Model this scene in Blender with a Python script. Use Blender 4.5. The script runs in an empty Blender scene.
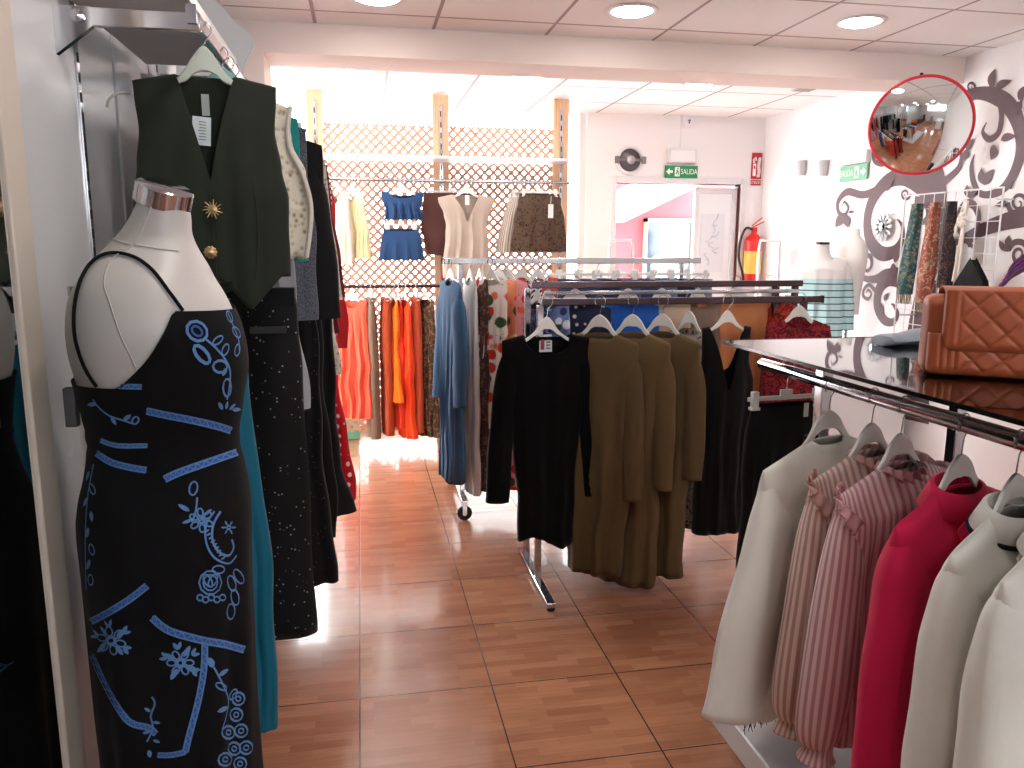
import bpy, math, random
from mathutils import Vector, Matrix
from mathutils.bvhtree import BVHTree
rnd = random.Random(7)
C = bpy.context.scene.collection
PI = math.pi
R = math.radians
# ------------------------------------------------------------------ camera
F = 795.0; YAW = R(10.7); PIT = R(10.0); H = 1.55; ROLL = R(0.14)
def ray(u, v):
    a = (u-512)/F; b = -(v-384)/F
    cy, sy, cp, sp = math.cos(YAW), math.sin(YAW), math.cos(PIT), math.sin(PIT)
    f = Vector((sy*cp, cy*cp, -sp)); r = Vector((cy, -sy, 0)); up = Vector((sy*sp, cy*sp, cp))
    return f + r*a + up*b
CAM = Vector((0, 0, H))
def at(u, v, X=None, Y=None, Z=None):
    d = ray(u, v)
    t = X/d.x if X is not None else Y/d.y if Y is not None else (Z-H)/d.z
    return CAM + d*t
cd = bpy.data.cameras.new('camera'); cam = bpy.data.objects.new('camera', cd); C.objects.link(cam)
cd.sensor_width = 36; cd.lens = F/1024*36; cd.clip_start = 0.05
cam.location = CAM
cam.rotation_euler = (Matrix.Rotation(-YAW, 4, 'Z') @ Matrix.Rotation(PI/2-PIT, 4, 'X') @ Matrix.Rotation(ROLL, 4, 'Z')).to_euler()
bpy.context.scene.camera = cam
# ------------------------------------------------------------------ materials
def srgb(r, g, b):
    f = lambda c: (c/255/12.92) if c/255 <= .04045 else ((c/255+.055)/1.055)**2.4
    return (f(r), f(g), f(b), 1)
MATS = {}
class NT:
    def __init__(s, name):
        s.m = bpy.data.materials.new(name); s.m.use_nodes = True
        s.t = s.m.node_tree; s.t.nodes.clear()
        s.out = s.n('ShaderNodeOutputMaterial')
    def n(s, ty, **kw):
        o = s.t.nodes.new(ty)
        for k, v in kw.items():
            if k.startswith('i_'):
                key = k[2:]
                key = int(key) if key.isdigit() else key.replace('_', ' ')
                o.inputs[key].default_value = v
            else: setattr(o, k, v)
        return o
    def l(s, a, ao, b, bi): s.t.links.new(a.outputs[ao], b.inputs[bi])
    def pr(s, **kw):
        p = s.n('ShaderNodeBsdfPrincipled', **kw); s.l(p, 0, s.out, 0); return p
    def ramp(s, stops, interp='LINEAR'):
        r = s.n('ShaderNodeValToRGB'); e = r.color_ramp.elements; r.color_ramp.interpolation = interp
        while len(e) < len(stops): e.new(0.5)
        for i, (p, c) in enumerate(stops): e[i].position = p; e[i].color = c
        return r
    def coord(s, scale=(1, 1, 1), loc=(0, 0, 0), rot=(0, 0, 0)):
        t = s.n('ShaderNodeTexCoord'); m = s.n('ShaderNodeMapping')
        m.inputs['Scale'].default_value = scale; m.inputs['Location'].default_value = loc; m.inputs['Rotation'].default_value = rot
        s.l(t, 'Object', m, 0); return m
def plain(name, col, rough=.5, metal=0, **kw):
    if name in MATS: return MATS[name]
    t = NT(name); p = t.pr(i_Base_Color=srgb(*col), i_Roughness=rough, i_Metallic=metal)
    for k, v in kw.items(): p.inputs[k.replace('_', ' ')].default_value = v
    # faint variation
    c = t.coord(); n = t.n('ShaderNodeTexNoise', i_Scale=14.0, i_Detail=3.0); t.l(c, 0, n, 0)
    mr = t.n('ShaderNodeMapRange', i_3=max(0, rough-.05), i_4=min(1, rough+.06)); t.l(n, 0, mr, 0); t.l(mr, 0, p, 'Roughness')
    MATS[name] = t.m; return t.m
def emit(name, col, st):
    if name in MATS: return MATS[name]
    t = NT(name); e = t.n('ShaderNodeEmission', i_0=srgb(*col), i_1=st); t.l(e, 0, t.out, 0)
    MATS[name] = t.m; return t.m
def cloth(name, col, kind='plain', col2=None, col3=None, rough=.85, scale=1.0, sheen=.25):
    """procedural fabric; kind picks the printed or woven pattern"""
    if name in MATS: return MATS[name]
    t = NT(name); p = t.pr(i_Roughness=rough)
    p.inputs['Sheen Weight'].default_value = sheen*.35; p.inputs['Sheen Roughness'].default_value = .5
    p.inputs['Specular IOR Level'].default_value = .15
    a = srgb(*col); b = srgb(*(col2 or col)); c3 = srgb(*(col3 or col2 or col))
    c = t.coord()
    weave = t.n('ShaderNodeTexNoise', i_Scale=420.0, i_Detail=2.0); t.l(c, 0, weave, 0)
    soft = t.n('ShaderNodeTexNoise', i_Scale=9.0, i_Detail=3.0); t.l(c, 0, soft, 0)
    bump = t.n('ShaderNodeBump', i_Strength=.25, i_Distance=.002); t.l(weave, 0, bump, 'Height'); t.l(bump, 0, p, 'Normal')
    def mix(fac, fo, A, B):
        m = t.n('ShaderNodeMix', data_type='RGBA')
        t.l(fac, fo, m, 0)
        for idx, q in ((6, A), (7, B)):
            if len(q) == 4: m.inputs[idx].default_value = q
            else: t.l(q[0], q[1], m, idx)
        return m
    if kind == 'plain':
        d = tuple(x*.86 for x in a[:3])+(1,)
        m = mix(soft, 0, d, a); t.l(m, 2, p, 'Base Color')
    elif kind in ('vstripe', 'hstripe', 'rib'):
        w = t.n('ShaderNodeTexWave', bands_direction='X' if kind != 'hstripe' else 'Z', i_Scale=scale*.8, i_Distortion=.25 if kind != 'hstripe' else 0.0)
        w.inputs['Detail Scale'].default_value = 2.0
        uvn = t.n('ShaderNodeUVMap'); t.l(uvn, 0, w, 0)
        r = t.ramp([(.3, b), (.6, a)] if kind != 'hstripe' else [(.05, b), (.14, a)]); t.l(w, 0, r, 0); t.l(r, 0, p, 'Base Color')
        if kind == 'rib':
            bp = t.n('ShaderNodeBump', i_Strength=.6, i_Distance=.004); t.l(w, 0, bp, 'Height'); t.l(bump, 0, bp, 'Normal'); t.l(bp, 0, p, 'Normal')
    elif kind == 'floral':
        v = t.n('ShaderNodeTexVoronoi', i_Scale=14.0*scale, i_Randomness=1.0); t.l(c, 0, v, 0)
        r1 = t.ramp([(.42, (1, 1, 1, 1)), (.5, (0, 0, 0, 1))]); t.l(v, 0, r1, 0)
        sp = t.n('ShaderNodeSeparateColor'); t.l(v, 1, sp, 0)
        pick = t.ramp([(.0, b), (.5, c3), (.8, srgb(60, 90, 55))], 'CONSTANT'); t.l(sp, 0, pick, 0)
        m = mix(r1, 0, a, (pick, 0))
        v2 = t.n('ShaderNodeTexVoronoi', i_Scale=34.0*scale); t.l(c, 0, v2, 0)
        r2 = t.ramp([(.1, (1, 1, 1, 1)), (.15, (0, 0, 0, 1))]); t.l(v2, 0, r2, 0)
        m2 = mix(r2, 0, (m, 2), srgb(50, 45, 40)); t.l(m2, 2, p, 'Base Color')
    elif kind == 'leopard':
        v = t.n('ShaderNodeTexVoronoi', i_Scale=34.0*scale); 
        n = t.n('ShaderNodeTexNoise', i_Scale=30.0*scale, i_Detail=2.0); t.l(c, 0, n, 0)
        ad = t.n('ShaderNodeMix', data_type='VECTOR', i_0=.06) ; t.l(c, 0, ad, 4); t.l(n, 1, ad, 5); t.l(ad, 1, v, 0)
        r = t.ramp([(.15, b), (.22, a), (.38, a), (.45, c3)]); t.l(v, 0, r, 0); t.l(r, 0, p, 'Base Color')
    elif kind == 'glitter':
        v = t.n('ShaderNodeTexVoronoi', i_Scale=120.0); t.l(c, 0, v, 0)
        sp = t.n('ShaderNodeSeparateColor'); t.l(v, 1, sp, 0)
        r1 = t.ramp([(.86, (0, 0, 0, 1)), (.88, (1, 1, 1, 1))]); t.l(sp, 0, r1, 0)
        r2 = t.ramp([(.22, (1, 1, 1, 1)), (.3, (0, 0, 0, 1))]); t.l(v, 0, r2, 0)
        mu = t.n('ShaderNodeMath', operation='MULTIPLY'); t.l(r1, 0, mu, 0); t.l(r2, 0, mu, 1)
        m = mix(mu, 0, a, b); t.l(m, 2, p, 'Base Color'); t.l(mu, 0, p, 'Metallic')
    elif kind == 'dots':
        v = t.n('ShaderNodeTexVoronoi', i_Scale=22.0*scale, i_Randomness=.35); t.l(c, 0, v, 0)
        r = t.ramp([(.2, b), (.26, a)]); t.l(v, 0, r, 0); t.l(r, 0, p, 'Base Color')
    elif kind == 'zigzag':
        sx = t.n('ShaderNodeSeparateXYZ'); t.l(c, 0, sx, 0)
        k = t.n('ShaderNodeMath', operation='PINGPONG', i_1=.02); t.l(sx, 0, k, 0)
        ad = t.n('ShaderNodeMath', operation='ADD'); t.l(k, 0, ad, 0); t.l(sx, 2, ad, 1)
        pp = t.n('ShaderNodeMath', operation='PINGPONG', i_1=.014); t.l(ad, 0, pp, 0)
        r = t.ramp([(.45, a), (.5, b)], 'CONSTANT')
        ml = t.n('ShaderNodeMath', operation='MULTIPLY', i_1=70.0); t.l(pp, 0, ml, 0); t.l(ml, 0, r, 0); t.l(r, 0, p, 'Base Color')
    elif kind == 'paisley':
        n = t.n('ShaderNodeTexNoise', i_Scale=24.0*scale, i_Detail=4.0, i_Distortion=1.6); t.l(c, 0, n, 0)
        r = t.ramp([(.38, a), (.46, c3), (.52, a), (.57, b), (.64, c3)]); t.l(n, 0, r, 0); t.l(r, 0, p, 'Base Color')
    elif kind == 'lace':
        v = t.n('ShaderNodeTexVoronoi', i_Scale=60.0*scale); t.l(c, 0, v, 0)
        r = t.ramp([(.1, b), (.35, a), (.5, c3)]); t.l(v, 0, r, 0); t.l(r, 0, p, 'Base Color')
        bp = t.n('ShaderNodeBump', i_Strength=.7, i_Distance=.004); t.l(v, 0, bp, 'Height'); t.l(bp, 0, p, 'Normal')
    MATS[name] = t.m; return t.m
CH = plain('chrome', (200, 200, 205), .12, 1)
DCH = plain('chrome_dark_reflection', (84, 68, 72), .22, 1)  # chrome colour darkened to stand in for dark reflections on the rack bars
WIRE = plain('hook_wire', (170, 170, 172), .25, 1)
WPL = plain('white_plastic', (226, 226, 222), .38)
WHT = plain('white_lacquer', (225, 224, 226), .35)
BLK = plain('black_rubber', (18, 18, 20), .6)
# ------------------------------------------------------------------ mesh builder
class MB:
    def __init__(s): s.v = []; s.f = []; s.sm = []; s.mi = []; s.uv = []
    def add(s, vs, fs, smooth=True, mi=0):
        o = len(s.v); s.v += [tuple(v) for v in vs]
        for f in fs: s.f.append([i+o for i in f]); s.sm.append(smooth); s.mi.append(mi)
        return s
    def box(s, x0, x1, y0, y1, z0, z1, M=None):
        vs = [Vector((x, y, z)) for x in (x0, x1) for y in (y0, y1) for z in (z0, z1)]
        if M: vs = [M @ v for v in vs]
        return s.add(vs, [(0, 1, 3, 2), (4, 6, 7, 5), (0, 4, 5, 1), (2, 3, 7, 6), (0, 2, 6, 4), (1, 5, 7, 3)], False)
    def bar(s, p, q, w, h, up=(0, 0, 1)):
        p = Vector(p); q = Vector(q); d = (q-p).normalized(); u = Vector(up)
        if abs(d.dot(u)) > .98: u = Vector((0, 1, 0))
        a = d.cross(u).normalized(); b = a.cross(d)
        vs = [c+a*sx*w/2+b*sz*h/2 for c in (p, q) for sx, sz in ((-1, -1), (1, -1), (1, 1), (-1, 1))]
        return s.add(vs, [(3, 2, 1, 0), (4, 5, 6, 7), (0, 1, 5, 4), (1, 2, 6, 5), (2, 3, 7, 6), (3, 0, 4, 7)], False)
    def tube(s, pts, r, n=8, caps=True, closed=False, flat=1.0, ref=None, mi=0):
        pts = [Vector(p) for p in pts]; N = len(pts)
        rs = r if isinstance(r, (list, tuple)) else [r]*N
        vs = []; prev = None
        for i, p in enumerate(pts):
            if closed: d = pts[(i+1) % N]-pts[i-1]
            else: d = pts[min(i+1, N-1)]-pts[max(i-1, 0)]
            d.normalize()
            if ref is not None: a = d.cross(Vector(ref))
            elif prev is None: a = d.cross(Vector((0, 0, 1)) if abs(d.z) < .9 else Vector((1, 0, 0)))
            else: a = prev - d*prev.dot(d)
            a.normalize(); b = d.cross(a); prev = a
            for k in range(n):
                t = 2*PI*k/n; vs.append(p+a*math.cos(t)*rs[i]+b*math.sin(t)*rs[i]*flat)
        fs = []
        for i in range(N if closed else N-1):
            for k in range(n):
                j = (i+1) % N; fs.append((i*n+k, i*n+(k+1) % n, j*n+(k+1) % n, j*n+k))
        if caps and not closed: fs += [tuple(range(n))[::-1], tuple((N-1)*n+k for k in range(n))]
        return s.add(vs, fs, True, mi)
    def lathe(s, prof, n=24, c=(0, 0, 0), M=None, sx=1, sy=1, caps=True):
        vs = []; c = Vector(c)
        for r, z in prof:
            for k in range(n):
                t = 2*PI*k/n; v = Vector((r*math.cos(t)*sx, r*math.sin(t)*sy, z))
                vs.append((M @ v if M else v)+c)
        fs = [(i*n+k, i*n+(k+1) % n, (i+1)*n+(k+1) % n, (i+1)*n+k) for i in range(len(prof)-1) for k in range(n)]
        if caps and prof[0][0] > 1e-5: fs.append(tuple(range(n))[::-1])
        if caps and prof[-1][0] > 1e-5: fs.append(tuple((len(prof)-1)*n+k for k in range(n)))
        return s.add(vs, fs)
    def build(s, name, mat, parent=None, bevel=0, solid=0, loc=None, rz=0):
        m = bpy.data.meshes.new(name); m.from_pydata(s.v, [], s.f)
        for x in (mat if isinstance(mat, list) else [mat]): m.materials.append(x)
        m.polygons.foreach_set('use_smooth', s.sm); m.polygons.foreach_set('material_index', s.mi)
        m.update(); m.set_sharp_from_angle(angle=R(42))
        if s.uv:
            ul = m.uv_layers.new(name='UVMap'); li = [0]*len(m.loops); m.loops.foreach_get('vertex_index', li)
            flat = []
            for q in li: flat += s.uv[q] if q < len(s.uv) else (0, 0)
            ul.data.foreach_set('uv', flat)
        o = bpy.data.objects.new(name, m); C.objects.link(o)
        if parent: o.parent = parent
        if loc is not None: o.location = loc
        o.rotation_euler[2] = rz
        if bevel:
            b = o.modifiers.new('bevel', 'BEVEL'); b.width = bevel; b.segments = 2; b.limit_method = 'ANGLE'; b.angle_limit = R(40)
        if solid:
            b = o.modifiers.new('thickness', 'SOLIDIFY'); b.thickness = solid; b.offset = 0
        return o
def tag(o, label=None, cat=None, group=None, kind=None):
    if label: o['label'] = label
    if cat: o['category'] = cat
    if group: o['group'] = group
    if kind: o['kind'] = kind
    return o
def thing(name, label, cat, loc=(0, 0, 0), rz=0, group=None):
    o = bpy.data.objects.new(name, None); C.objects.link(o); o.location = loc; o.rotation_euler[2] = rz
    o.empty_display_size = .05
    return tag(o, label, cat, group)
def struct(name, mb, mat, **kw): return tag(mb.build(name, mat, **kw), kind='structure')
def catmull(P, k=6):
    """smooth a list of equal-length tuples"""
    out = []; n = len(P)
    for i in range(n-1):
        p0, p1, p2, p3 = P[max(i-1, 0)], P[i], P[i+1], P[min(i+2, n-1)]
        for j in range(k):
            t = j/k
            out.append(tuple(.5*((2*b)+(c-a)*t+(2*a-5*b+4*c-d)*t*t+(-a+3*b-3*c+d)*t**3) for a, b, c, d in zip(p0, p1, p2, p3)))
    out.append(tuple(P[-1])); return out
def text(body, parent, mat, loc, size, rot=(PI/2, 0, 0), align='CENTER', sx=1.0, ext=.0008, name='lettering'):
    c = bpy.data.curves.new(name, 'FONT'); c.body = body; c.size = size; c.align_x = align; c.align_y = 'CENTER'; c.extrude = ext
    c.materials.append(mat); o = bpy.data.objects.new(name, c); C.objects.link(o); o.location = loc; o.rotation_euler = rot; o.scale = (sx, 1, 1)
    me = bpy.data.meshes.new_from_object(o); o2 = bpy.data.objects.new(name, me); C.objects.link(o2); o2.location = loc; o2.rotation_euler = rot; o2.scale = (sx, 1, 1)
    bpy.data.objects.remove(o)
    if parent: o2.parent = parent
    return o2
def interp(tab, d, i):
    if d <= tab[0][0]: return tab[0][i]
    for a, b in zip(tab, tab[1:]):
        if d <= b[0]:
            t = (d-a[0])/(b[0]-a[0]+1e-9); t = t*t*(3-2*t) if i == 1 else t
            return a[i]+(b[i]-a[i])*t
    return tab[-1][i]
# ------------------------------------------------------------------ garments
def body_mesh(prof, neck=('v', .07, .12, .02), slope=.25, top=-.078, fold=(.008, 5), seed=0, hem=None, cols=72, rows=34, mb=None, x0=0, openback=0):
    """closed tube of cloth hanging from a shoulder line; prof = (distance down, half width, half depth)"""
    r = random.Random(seed); ph = [r.uniform(0, 6.3) for _ in range(8)]
    sh, nw, nf, nb = neck; L = prof[-1][0]; hs = prof[0][1]
    mb = mb or MB(); vs = []
    for i in range(rows+1):
        q = (i/rows)**1.15
        for k in range(cols):
            th = 2*PI*k/cols; c = math.cos(th); s = math.sin(th); front = s < 0
            cx = math.copysign(abs(c)**.92, c)
            ax = abs(cx)*hs; dsh = slope*max(0, ax-nw*.3)
            nd = 0
            if ax < nw:
                u = ax/nw; dep = nf if front else nb
                nd = dep*((1-u) if sh == 'v' and front else math.sqrt(max(0, 1-u*u)))
            d0 = dsh+nd
            hm = L + (hem(cx, front) if hem else 0)
            d = d0+(hm-d0)*q
            hw = interp(prof, d, 1); hd = interp(prof, d, 2)
            x = cx*hw
            k1 = min(1, max(0 if ax > nw else .10, (d-dsh)/.09))**.5
            y = math.copysign(abs(s)**.65, s)*hd*k1 if abs(s) > 1e-6 else 0
            g = min(1, max(0, (d-.06)/(.5*L)))*fold[0]
            fy = g*(math.sin(fold[1]*cx*PI+ph[0]+1.2*math.sin(d*4+ph[1]))+.6*math.sin(fold[1]*1.9*cx*PI+ph[2]+d*3)*(1 if front else -1)+.35*math.sin(d*17+cx*4+ph[5]))
            x += g*.8*math.sin(d*9+ph[3]+(0 if cx > 0 else 2))+g*.4*math.sin(d*23+ph[4])
            vs.append((x+x0, y+fy*(.4+.6*abs(s)), top-d)); mb.uv.append((.8*abs(k/cols-.5)*2, d))
    fs = [(i*cols+k, (i+1)*cols+k, (i+1)*cols+(k+1) % cols, i*cols+(k+1) % cols) for i in range(rows) for k in range(cols)]
    mb.add(vs, fs); return mb
def limb_mesh(path, seed=0, n=22, amp=.006, mb=None, closed_top=True):
    """sleeve or trouser leg: path of (x, y, z, halfwidth, halfdepth)"""
    mb = mb or MB(); P = catmull(path, 7); r = random.Random(seed); ph = [r.uniform(0, 6.3) for _ in range(6)]; vs = []
    N = len(P)
    for i, p in enumerate(P):
        a = P[min(i+1, N-1)]; b = P[max(i-1, 0)]
        d = Vector((a[0]-b[0], a[1]-b[1], a[2]-b[2])).normalized()
        side = d.cross(Vector((0, 1, 0))).normalized(); nrm = Vector((0, 1, 0))
        t = i/(N-1); g = amp*min(1, .2+t)
        for k in range(n):
            th = 2*PI*k/n
            m = 1+g*18*(math.sin(3*th+ph[0]+t*5)*.5+math.sin(5*th+ph[1]-t*4)*.3+math.sin(t*22+ph[2]+th)*.3)
            v = Vector(p[:3])+side*math.cos(th)*p[3]*m+nrm*math.sin(th)*p[4]*m
            vs.append(v); mb.uv.append((.28*abs(k/n-.5)*2, t*.6))
    fs = [(i*n+k, (i+1)*n+k, (i+1)*n+(k+1) % n, i*n+(k+1) % n) for i in range(N-1) for k in range(n)]
    if closed_top: fs.append(tuple(range(n)))
    mb.add(vs, fs); return mb
def hanger(loc, rz, label, group, w=.19, clip=False, mat=None, rail=.014, drop=.05, tint='white', deep=.075):
    t = thing('clip_hanger' if clip else 'clothes_hanger', label, 'hanger', loc, rz, group)
    mb = MB(); mat = mat or WPL
    if clip:
        mb.bar((-w, 0, -drop-.02), (w, 0, -drop-.02), .008, .014)
        mb.box(-.022, .022, -.005, .005, -drop-.02, -drop+.006)
        mb.build('hanger_body', mat, t, bevel=.002)
        for s in (-1, 1):
            m = MB(); m.box(s*w*.82-.011, s*w*.82+.011, -.009, .009, -drop-.05, -drop+.004); m.box(s*w*.82-.015, s*w*.82+.015, -.012, .012, -drop-.056, -drop-.046)
            m.build('clip', mat, t, bevel=.002)
    else:
        hp = [(w*.22, -drop-.012), (w*.4, -drop-.3*deep-.015), (w*.7, -drop-.68*deep-.012), (w, -drop-deep-.006)]
        P = catmull([(-a, b) for a, b in hp[::-1]]+[(0, -drop+.004)]+hp, 5)
        vs = []; fs = []
        for i, (x, z) in enumerate(P):
            hh = .010+.026*max(0, 1-abs(x)/w*1.9); ty = .0045-.001*(abs(x)/w)
            for yy, zz in ((-ty, hh*.5), (ty, hh*.5), (ty, -hh), (-ty, -hh)): vs.append((x, yy, z+zz-.004))
        for i in range(len(P)-1):
            for k in range(4): fs.append((i*4+k, (i+1)*4+k, (i+1)*4+(k+1) % 4, i*4+(k+1) % 4))
        fs += [(0, 1, 2, 3), tuple((len(P)-1)*4+k for k in (3, 2, 1, 0))]
        mb.add(vs, fs, False); mb.build('hanger_body', mat, t, bevel=.002)
    rr = rail+.004
    hk = MB(); pts = [(0, 0, -drop+.004), (0, 0, -drop+.02), (.004, 0, -rr*1.3), (rr*.9, 0, -rr*.5)] + [(rr*math.cos(a), 0, rr*math.sin(a)) for a in [R(d) for d in range(0, 221, 20)]]
    hk.tube(pts, .0017, 6); hk.build('hook', WIRE, t)
    return t
used_labels = set()
def garment(name, label, cat, group, hook, rz, mat, prof, neck=('v', .07, .12, .02), slope=.25, sleeve=None, fold=(.008, 5), seed=0,
            hem=None, hang='plastic', top=-.078, hw=None, tint='white', short=None, solid=0, rail=.014, hmat=None, rows=34, cols=72, hdrop=.05):
    """a garment thing, its sleeves as parts, and the hanger it hangs from"""
    b = body_mesh(prof, neck, slope, top, fold, seed, hem, rows=rows, cols=cols)
    if sleeve:
        t = thing(name, label, cat, hook, rz, group)
        bo = b.build('body', mat, t, solid=solid)
        for s in (-1, 1):
            pth = sleeve if not callable(sleeve) else sleeve(s)
            limb_mesh([(s*p[0], p[1], top+p[2], p[3], p[4]) for p in pth], seed+s, amp=.006).build('sleeve', mat, t, solid=solid)
    else:
        t = b.build(name, mat, solid=solid, loc=hook, rz=rz); tag(t, label, cat, group)
    if hang:
        sh = short or label
        hanger(hook, rz, f'{tint} {"clip " if hang == "clip" else ""}hanger holding the {sh}', 'hangers: '+group, w=hw or min(.2, prof[0][1]*.93), clip=hang == 'clip', rail=rail, mat=hmat, drop=hdrop, deep=slope*(hw or min(.2, prof[0][1]*.93))+(-top-hdrop)+.012)
    return t
def trousers(name, label, cat, group, hook, rz, mat, w=.17, L=.9, flare=.11, crotch=.26, top=-.085, seed=0, hang=True, short=None, solid=0, gap=.0, hmat=None, tint='white', rail=.014):
    mb = MB()
    for s in (-1, 1):
        limb_mesh([(s*w*.48, 0, top, w*.53, .018), (s*w*.5, 0, top-.1, w*.56, .03), (s*w*.53, 0, top-crotch, w*.54, .036), (s*(w*.53+gap), .004*s, top-crotch-(L-crotch)*.5, (w*.5+flare)*.5, .034), (s*(w*.56+gap), 0, top-L, flare, .036)], seed+s, amp=.008, mb=mb)
    mb.box(-w, w, -.02, .02, top-.035, top+.003)
    t = mb.build(name, mat, loc=hook, rz=rz, solid=solid); tag(t, label, cat, group)
    if hang: hanger(hook, rz, f'{tint} clip hanger holding the {short or label}', 'hangers: '+group, w=w*.95, clip=True, hmat=None) if False else hanger(hook, rz, f'{tint} clip hanger holding the {short or label}', 'hangers: '+group, w=w*.95, clip=True, mat=hmat, rail=rail)
    return t
# usual sleeve paths (x, y, z-from-shoulder, halfwidth, halfdepth)
def slv(hs, L=.58, w0=.075, w1=.055, out=.07, drop=.05, y=0, dp=.034, slope=.3):
    sh = slope*hs-.006
    return [(hs-.085, y, -sh-.062, .055, .010), (hs-.058, y, -sh-.085, w0*.92, .022), (hs-.04, y, -sh-.15, w0, dp), (hs-.035+out*.45, y, -sh-.05-L*.42, w0*.95, dp*1.05), (hs-.03+out*.8, y-.01, -sh-.05-L*.72, (w0+w1)*.5, dp), (hs-.025+out, y-.02, -sh-.05-L, w1, dp*.85)]
# ================================================================== SETTING
XL, XR, YB, ZC, YF = -.6, 3.57, 6.8, 2.65, -3.6
TS = .4617
def floor_mat():
    t = NT('wood_look_tiles'); p = t.pr()
    p.inputs['Coat Weight'].default_value = .35; p.inputs['Coat Roughness'].default_value = .07
    c = t.coord()
    st = t.n('ShaderNodeTexBrick', i_Scale=1.0, i_Mortar_Size=0.0, offset=.37, offset_frequency=2, i_Bias=0.0)
    st.inputs['Brick Width'].default_value = .19; st.inputs['Row Height'].default_value = .0385
    st.inputs['Color1'].default_value = srgb(192, 136, 104); st.inputs['Color2'].default_value = srgb(168, 112, 84)
    t.l(c, 0, st, 0)
    g = t.coord(scale=(3, 60, 1)); n = t.n('ShaderNodeTexNoise', i_Scale=2.0, i_Detail=5.0, i_Distortion=.4); t.l(g, 0, n, 0)
    m = t.n('ShaderNodeMix', data_type='RGBA', blend_type='MULTIPLY', i_0=.55)
    r = t.ramp([(.3, (.72, .66, .62, 1)), (.7, (1.12, 1.1, 1.08, 1))]); t.l(n, 0, r, 0); t.l(st, 0, m, 6); t.l(r, 0, m, 7)
    c2 = t.coord(loc=(.047, -2.571, 0))
    gr = t.n('ShaderNodeTexBrick', offset=0.0, i_Scale=1.0, i_Mortar_Size=.0026, i_Mortar_Smooth=.1)
    gr.inputs['Brick Width'].default_value = TS; gr.inputs['Row Height'].default_value = TS
    t.l(c2, 0, gr, 0)
    m2 = t.n('ShaderNodeMix', data_type='RGBA'); t.l(gr, 1, m2, 0); t.l(m, 2, m2, 6); m2.inputs[7].default_value = srgb(58, 36, 28)
    t.l(m2, 2, p, 'Base Color')
    n2 = t.n('ShaderNodeTexNoise', i_Scale=5.0, i_Detail=4.0); t.l(c, 0, n2, 0)
    mr = t.n('ShaderNodeMapRange', i_3=.22, i_4=.27); t.l(n2, 0, mr, 0); t.l(mr, 0, p, 'Roughness')
    bp = t.n('ShaderNodeBump', i_Strength=.35, i_Distance=.002, invert=True); t.l(gr, 1, bp, 'Height'); t.l(bp, 0, p, 'Normal')
    return t.m
def ceil_mat(name, ox, oy):
    t = NT(name); p = t.pr(i_Roughness=.8); c = t.coord(loc=(-ox, -oy, 0))
    gr = t.n('ShaderNodeTexBrick', offset=0.0, i_Scale=1.0, i_Mortar_Size=.009, i_Mortar_Smooth=.0)
    gr.inputs['Brick Width'].default_value = .6; gr.inputs['Row Height'].default_value = .6
    gr.inputs['Color1'].default_value = srgb(250, 250, 250); gr.inputs['Color2'].default_value = srgb(248, 247, 248); gr.inputs['Mortar'].default_value = srgb(176, 164, 168)
    t.l(c, 0, gr, 0); t.l(gr, 0, p, 'Base Color')
    bp = t.n('ShaderNodeBump', i_Strength=.6, i_Distance=.006); t.l(gr, 1, bp, 'Height'); t.l(bp, 0, p, 'Normal')
    return t.m
def wall_mat(name, col, rough=.75):
    t = NT(name); p = t.pr(i_Roughness=rough, i_Base_Color=srgb(*col)); c = t.coord()
    n = t.n('ShaderNodeTexNoise', i_Scale=90.0, i_Detail=3.0); t.l(c, 0, n, 0)
    bp = t.n('ShaderNodeBump', i_Strength=.12, i_Distance=.003); t.l(n, 0, bp, 'Height'); t.l(bp, 0, p, 'Normal')
    return t.m
WALL = wall_mat('white_paint', (242, 239, 240)); PINKW = wall_mat('pinkish_beam_paint', (228, 212, 206))
struct('floor', MB().box(-2.4, 3.8, YF-.1, 7.0, -.1, 0), floor_mat())
struct('ceiling', MB().box(-.75, 3.8, YF-.1, 4.42, ZC, ZC+.08), ceil_mat('ceiling_panels_front', .41, 4.17))
struct('ceiling_rear', MB().box(-2.4, 3.8, 4.42, 7.0, ZC, ZC+.08), ceil_mat('ceiling_panels_rear', .21, 5.13))
struct('beam', MB().box(-.75, XR, 4.4, 4.74, 2.5, ZC), PINKW)
struct('pillar', MB().box(-.75, -.45, 4.4, 4.74, 0, 2.5), PINKW)
struct('wall_left', MB().box(-.75, XL, YF, 4.4, 0, ZC), wall_mat('grey_panel_paint', (190, 194, 198), .4))
struct('wall_left_rear', MB().box(-2.4, -2.3, 4.4, 7.0, 0, .25), WALL)
w2o = struct('window_2', MB().box(-2.38, -2.32, 4.5, 4.56, .25, ZC).box(-2.38, -2.32, 6.66, 6.72, .25, ZC).box(-2.37, -2.33, 4.56, 6.66, .25, .31), WHT)
struct('wall_divider', MB().box(-2.3, -.75, 4.4, 4.5, 0, ZC), WALL)
struct('wall_right', MB().box(XR, XR+.12, YF, 7.0, 0, ZC), WALL)
struct('wall_front', MB().box(-.75, .5, YF-.1, YF, 0, ZC).box(3.4, XR, YF-.1, YF, 0, ZC).box(.5, 3.4, YF-.1, YF, 0, 1.7).box(.5, 3.4, YF-.1, YF, 2.6, ZC), WALL)  # high opening added to let fill light in from behind the camera
wb = MB(); wb.box(1.93, 2.2, YB, YB+.12, 0, ZC); wb.box(3.36, XR, YB, YB+.12, 0, ZC); wb.box(2.2, 3.36, YB, YB+.12, 2.075, ZC)
struct('wall_back', wb, WALL)
wb = MB(); wb.box(-2.3, 1.93, YB, YB+.12, 0, .12)
struct('wall_back_left', wb, WALL)
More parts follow.
